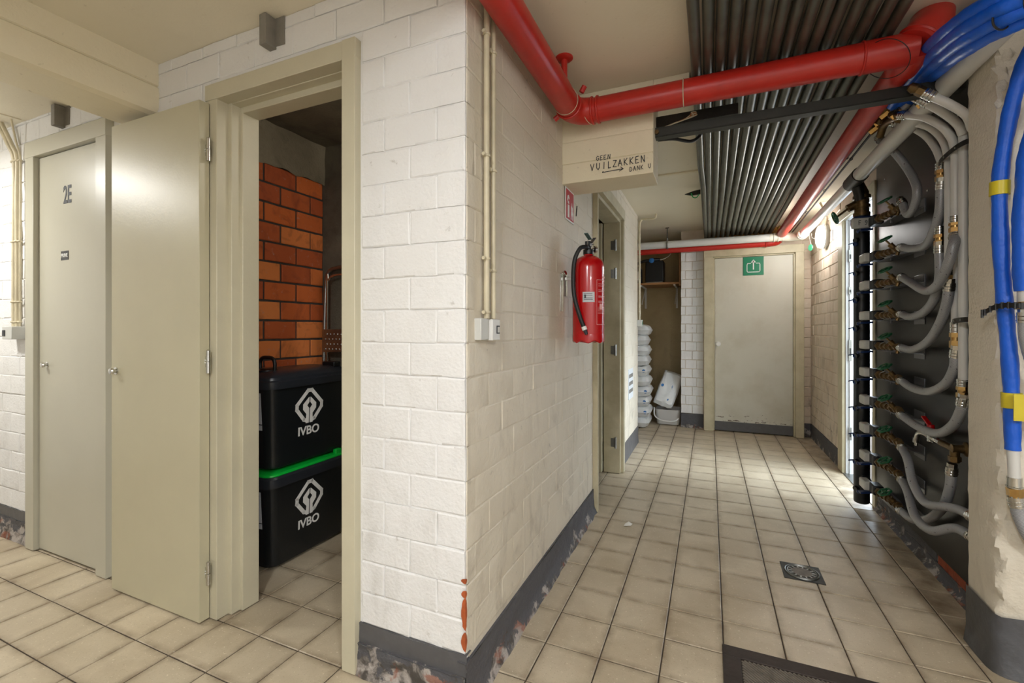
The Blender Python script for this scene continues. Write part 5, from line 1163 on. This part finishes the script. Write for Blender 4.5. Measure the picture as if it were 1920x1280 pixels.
b = MB(); b.lathe((-.835, 5.98, 1.752), (0, 0, 1), [(.045, 0), (.048, .01), (.048, .17), (.03, .2), (.02, .215)], 24); b.build('body', M['black'], t)
b = MB(); b.box(-.845, 5.928, 1.79, -.825, 5.932, 1.90); b.build('label', M['label_grey'], t)
t = thing('hand_tool', (-.72, 5.95, 2.03), 'black hand tool with a blue disc lying on the appliance', 'tool')
b = MB(); b.tube(smooth([(-.86, 5.96, 2.0), (-.76, 5.95, 2.03), (-.64, 5.97, 2.045), (-.58, 6.0, 2.045)]), .018, 12); b.build('body', M['black'], t)
b = MB(); b.lathe((-.67, 5.935, 2.03), (0, -1, .2), [(.03, 0), (.032, .008), (.018, .014)], 20); b.build('disc', M['bag_blue'], t)
b = MB(); b.tube(smooth([(-.58, 6.0, 2.045), (-.52, 6.02, 2.06), (-.46, 6.05, 2.11), (-.44, 6.08, 2.2)]), .005, 8); b.build('cord', M['white_pipe'], t)

# ------------------------------------------------------------------ FLOOR ITEMS
t = thing('floor_drain', (.405, 2.56, 0), 'square metal floor drain with a round slotted grate', 'drain')
b = MB(); b.box(.322, 2.478, -.003, .488, 2.642, .003); b.build('plate', M['iron'], t, bev=.001)
b = MB(); b.torus((.405, 2.56, .004), (0, 0, 1), .070, .004, 40, 8); b.torus((.405, 2.56, .004), (0, 0, 1), .060, .003, 40, 8); b.build('ring', M['steel'], t)
b = MB(); b.lathe((.405, 2.56, .002), (0, 0, 1), [(.042, 0), (.042, .003), (.008, .0035), (.001, .004)], 28); b.build('centre_disc', simple('drain_disc', '#7c746a', .6, .3, .4, 40), t)
b = MB()
for k in range(14):
    q = 2*PI*k/14; b.obox((.405+.05*math.cos(q), 2.56+.05*math.sin(q), .004), (.009*math.cos(q), .009*math.sin(q), 0), (-.003*math.sin(q), .003*math.cos(q), 0), (0, 0, .0015))
b.build('grate_bars', M['steel'], t)
t = thing('foot_mat', (.35, 1.56, 0), 'dark framed ribbed foot mat at the bottom edge of the picture', 'mat')
x0, y0, x1, y1 = MT; fw = .058
b = MB(); b.box(x0, y0, -.006, x1, y0+fw, .004); b.box(x0, y1-fw, -.006, x1, y1, .004); b.box(x0, y0+fw, -.006, x0+fw, y1-fw, .004); b.box(x1-fw, y0+fw, -.006, x1, y1-fw, .004)
fr = b.build('frame', M['mat_frame'], t, bev=.002)
b = MB(); b.box(x0+fw, y0+fw, -.008, x1-fw, y1-fw, -.002)
inn = b.build('mat_base', M['mat_frame'], t)
b = MB(); k = 0
# diagonal ribs
xa, xb, ya, yb = x0+fw+.004, x1-fw-.004, y0+fw+.004, y1-fw-.004
s_ = xa + ya
while s_ < xb + yb:
    p0 = (max(xa, s_-yb), s_-max(xa, s_-yb)); xq = min(xb, s_-ya); p1 = (xq, s_-xq)
    if p1[0]-p0[0] > .01: m2 = ((p0[0]+p1[0])/2, (p0[1]+p1[1])/2, .000); b.obox(m2, ((p1[0]-p0[0])/2, (p1[1]-p0[1])/2, 0), (.0022, .0022, 0), (0, 0, .002))
    s_ += .0135
tag(b.build('ribs', M['mat_rib'], t), kind='stuff')
b = MB(); b.add([(-.47, 2.74, .003), (-.43, 2.755, .006), (-.425, 2.79, .004), (-.45, 2.80, .010), (-.468, 2.775, .004), (-.445, 2.77, .012)], [(0, 1, 5), (1, 2, 5), (2, 3, 5), (3, 4, 5), (4, 0, 5)])
tag(b.build('paper_scrap', M['paper']), 'crumpled white paper scrap on the floor by the corridor doorway', 'paper')
# grille print / vent with dark slots on the far corridor wall
t = thing('wall_vent', (-.682, 4.35, .55), 'white vent with dark slots low on the far corridor wall', 'vent')
b = MB(); b.box(-.686, 4.24, .52, -.680, 4.50, .80); b.build('plate', M['jamb_white'], t, bev=.001)
b = MB()
for z in (.60, .67, .74): b.box(-.681, 4.26, z-.022, -.6785, 4.48, z+.012)
b.build('slots', simple('vent_slot_grey', '#8a857d', .9, 0, .6, 30), t)
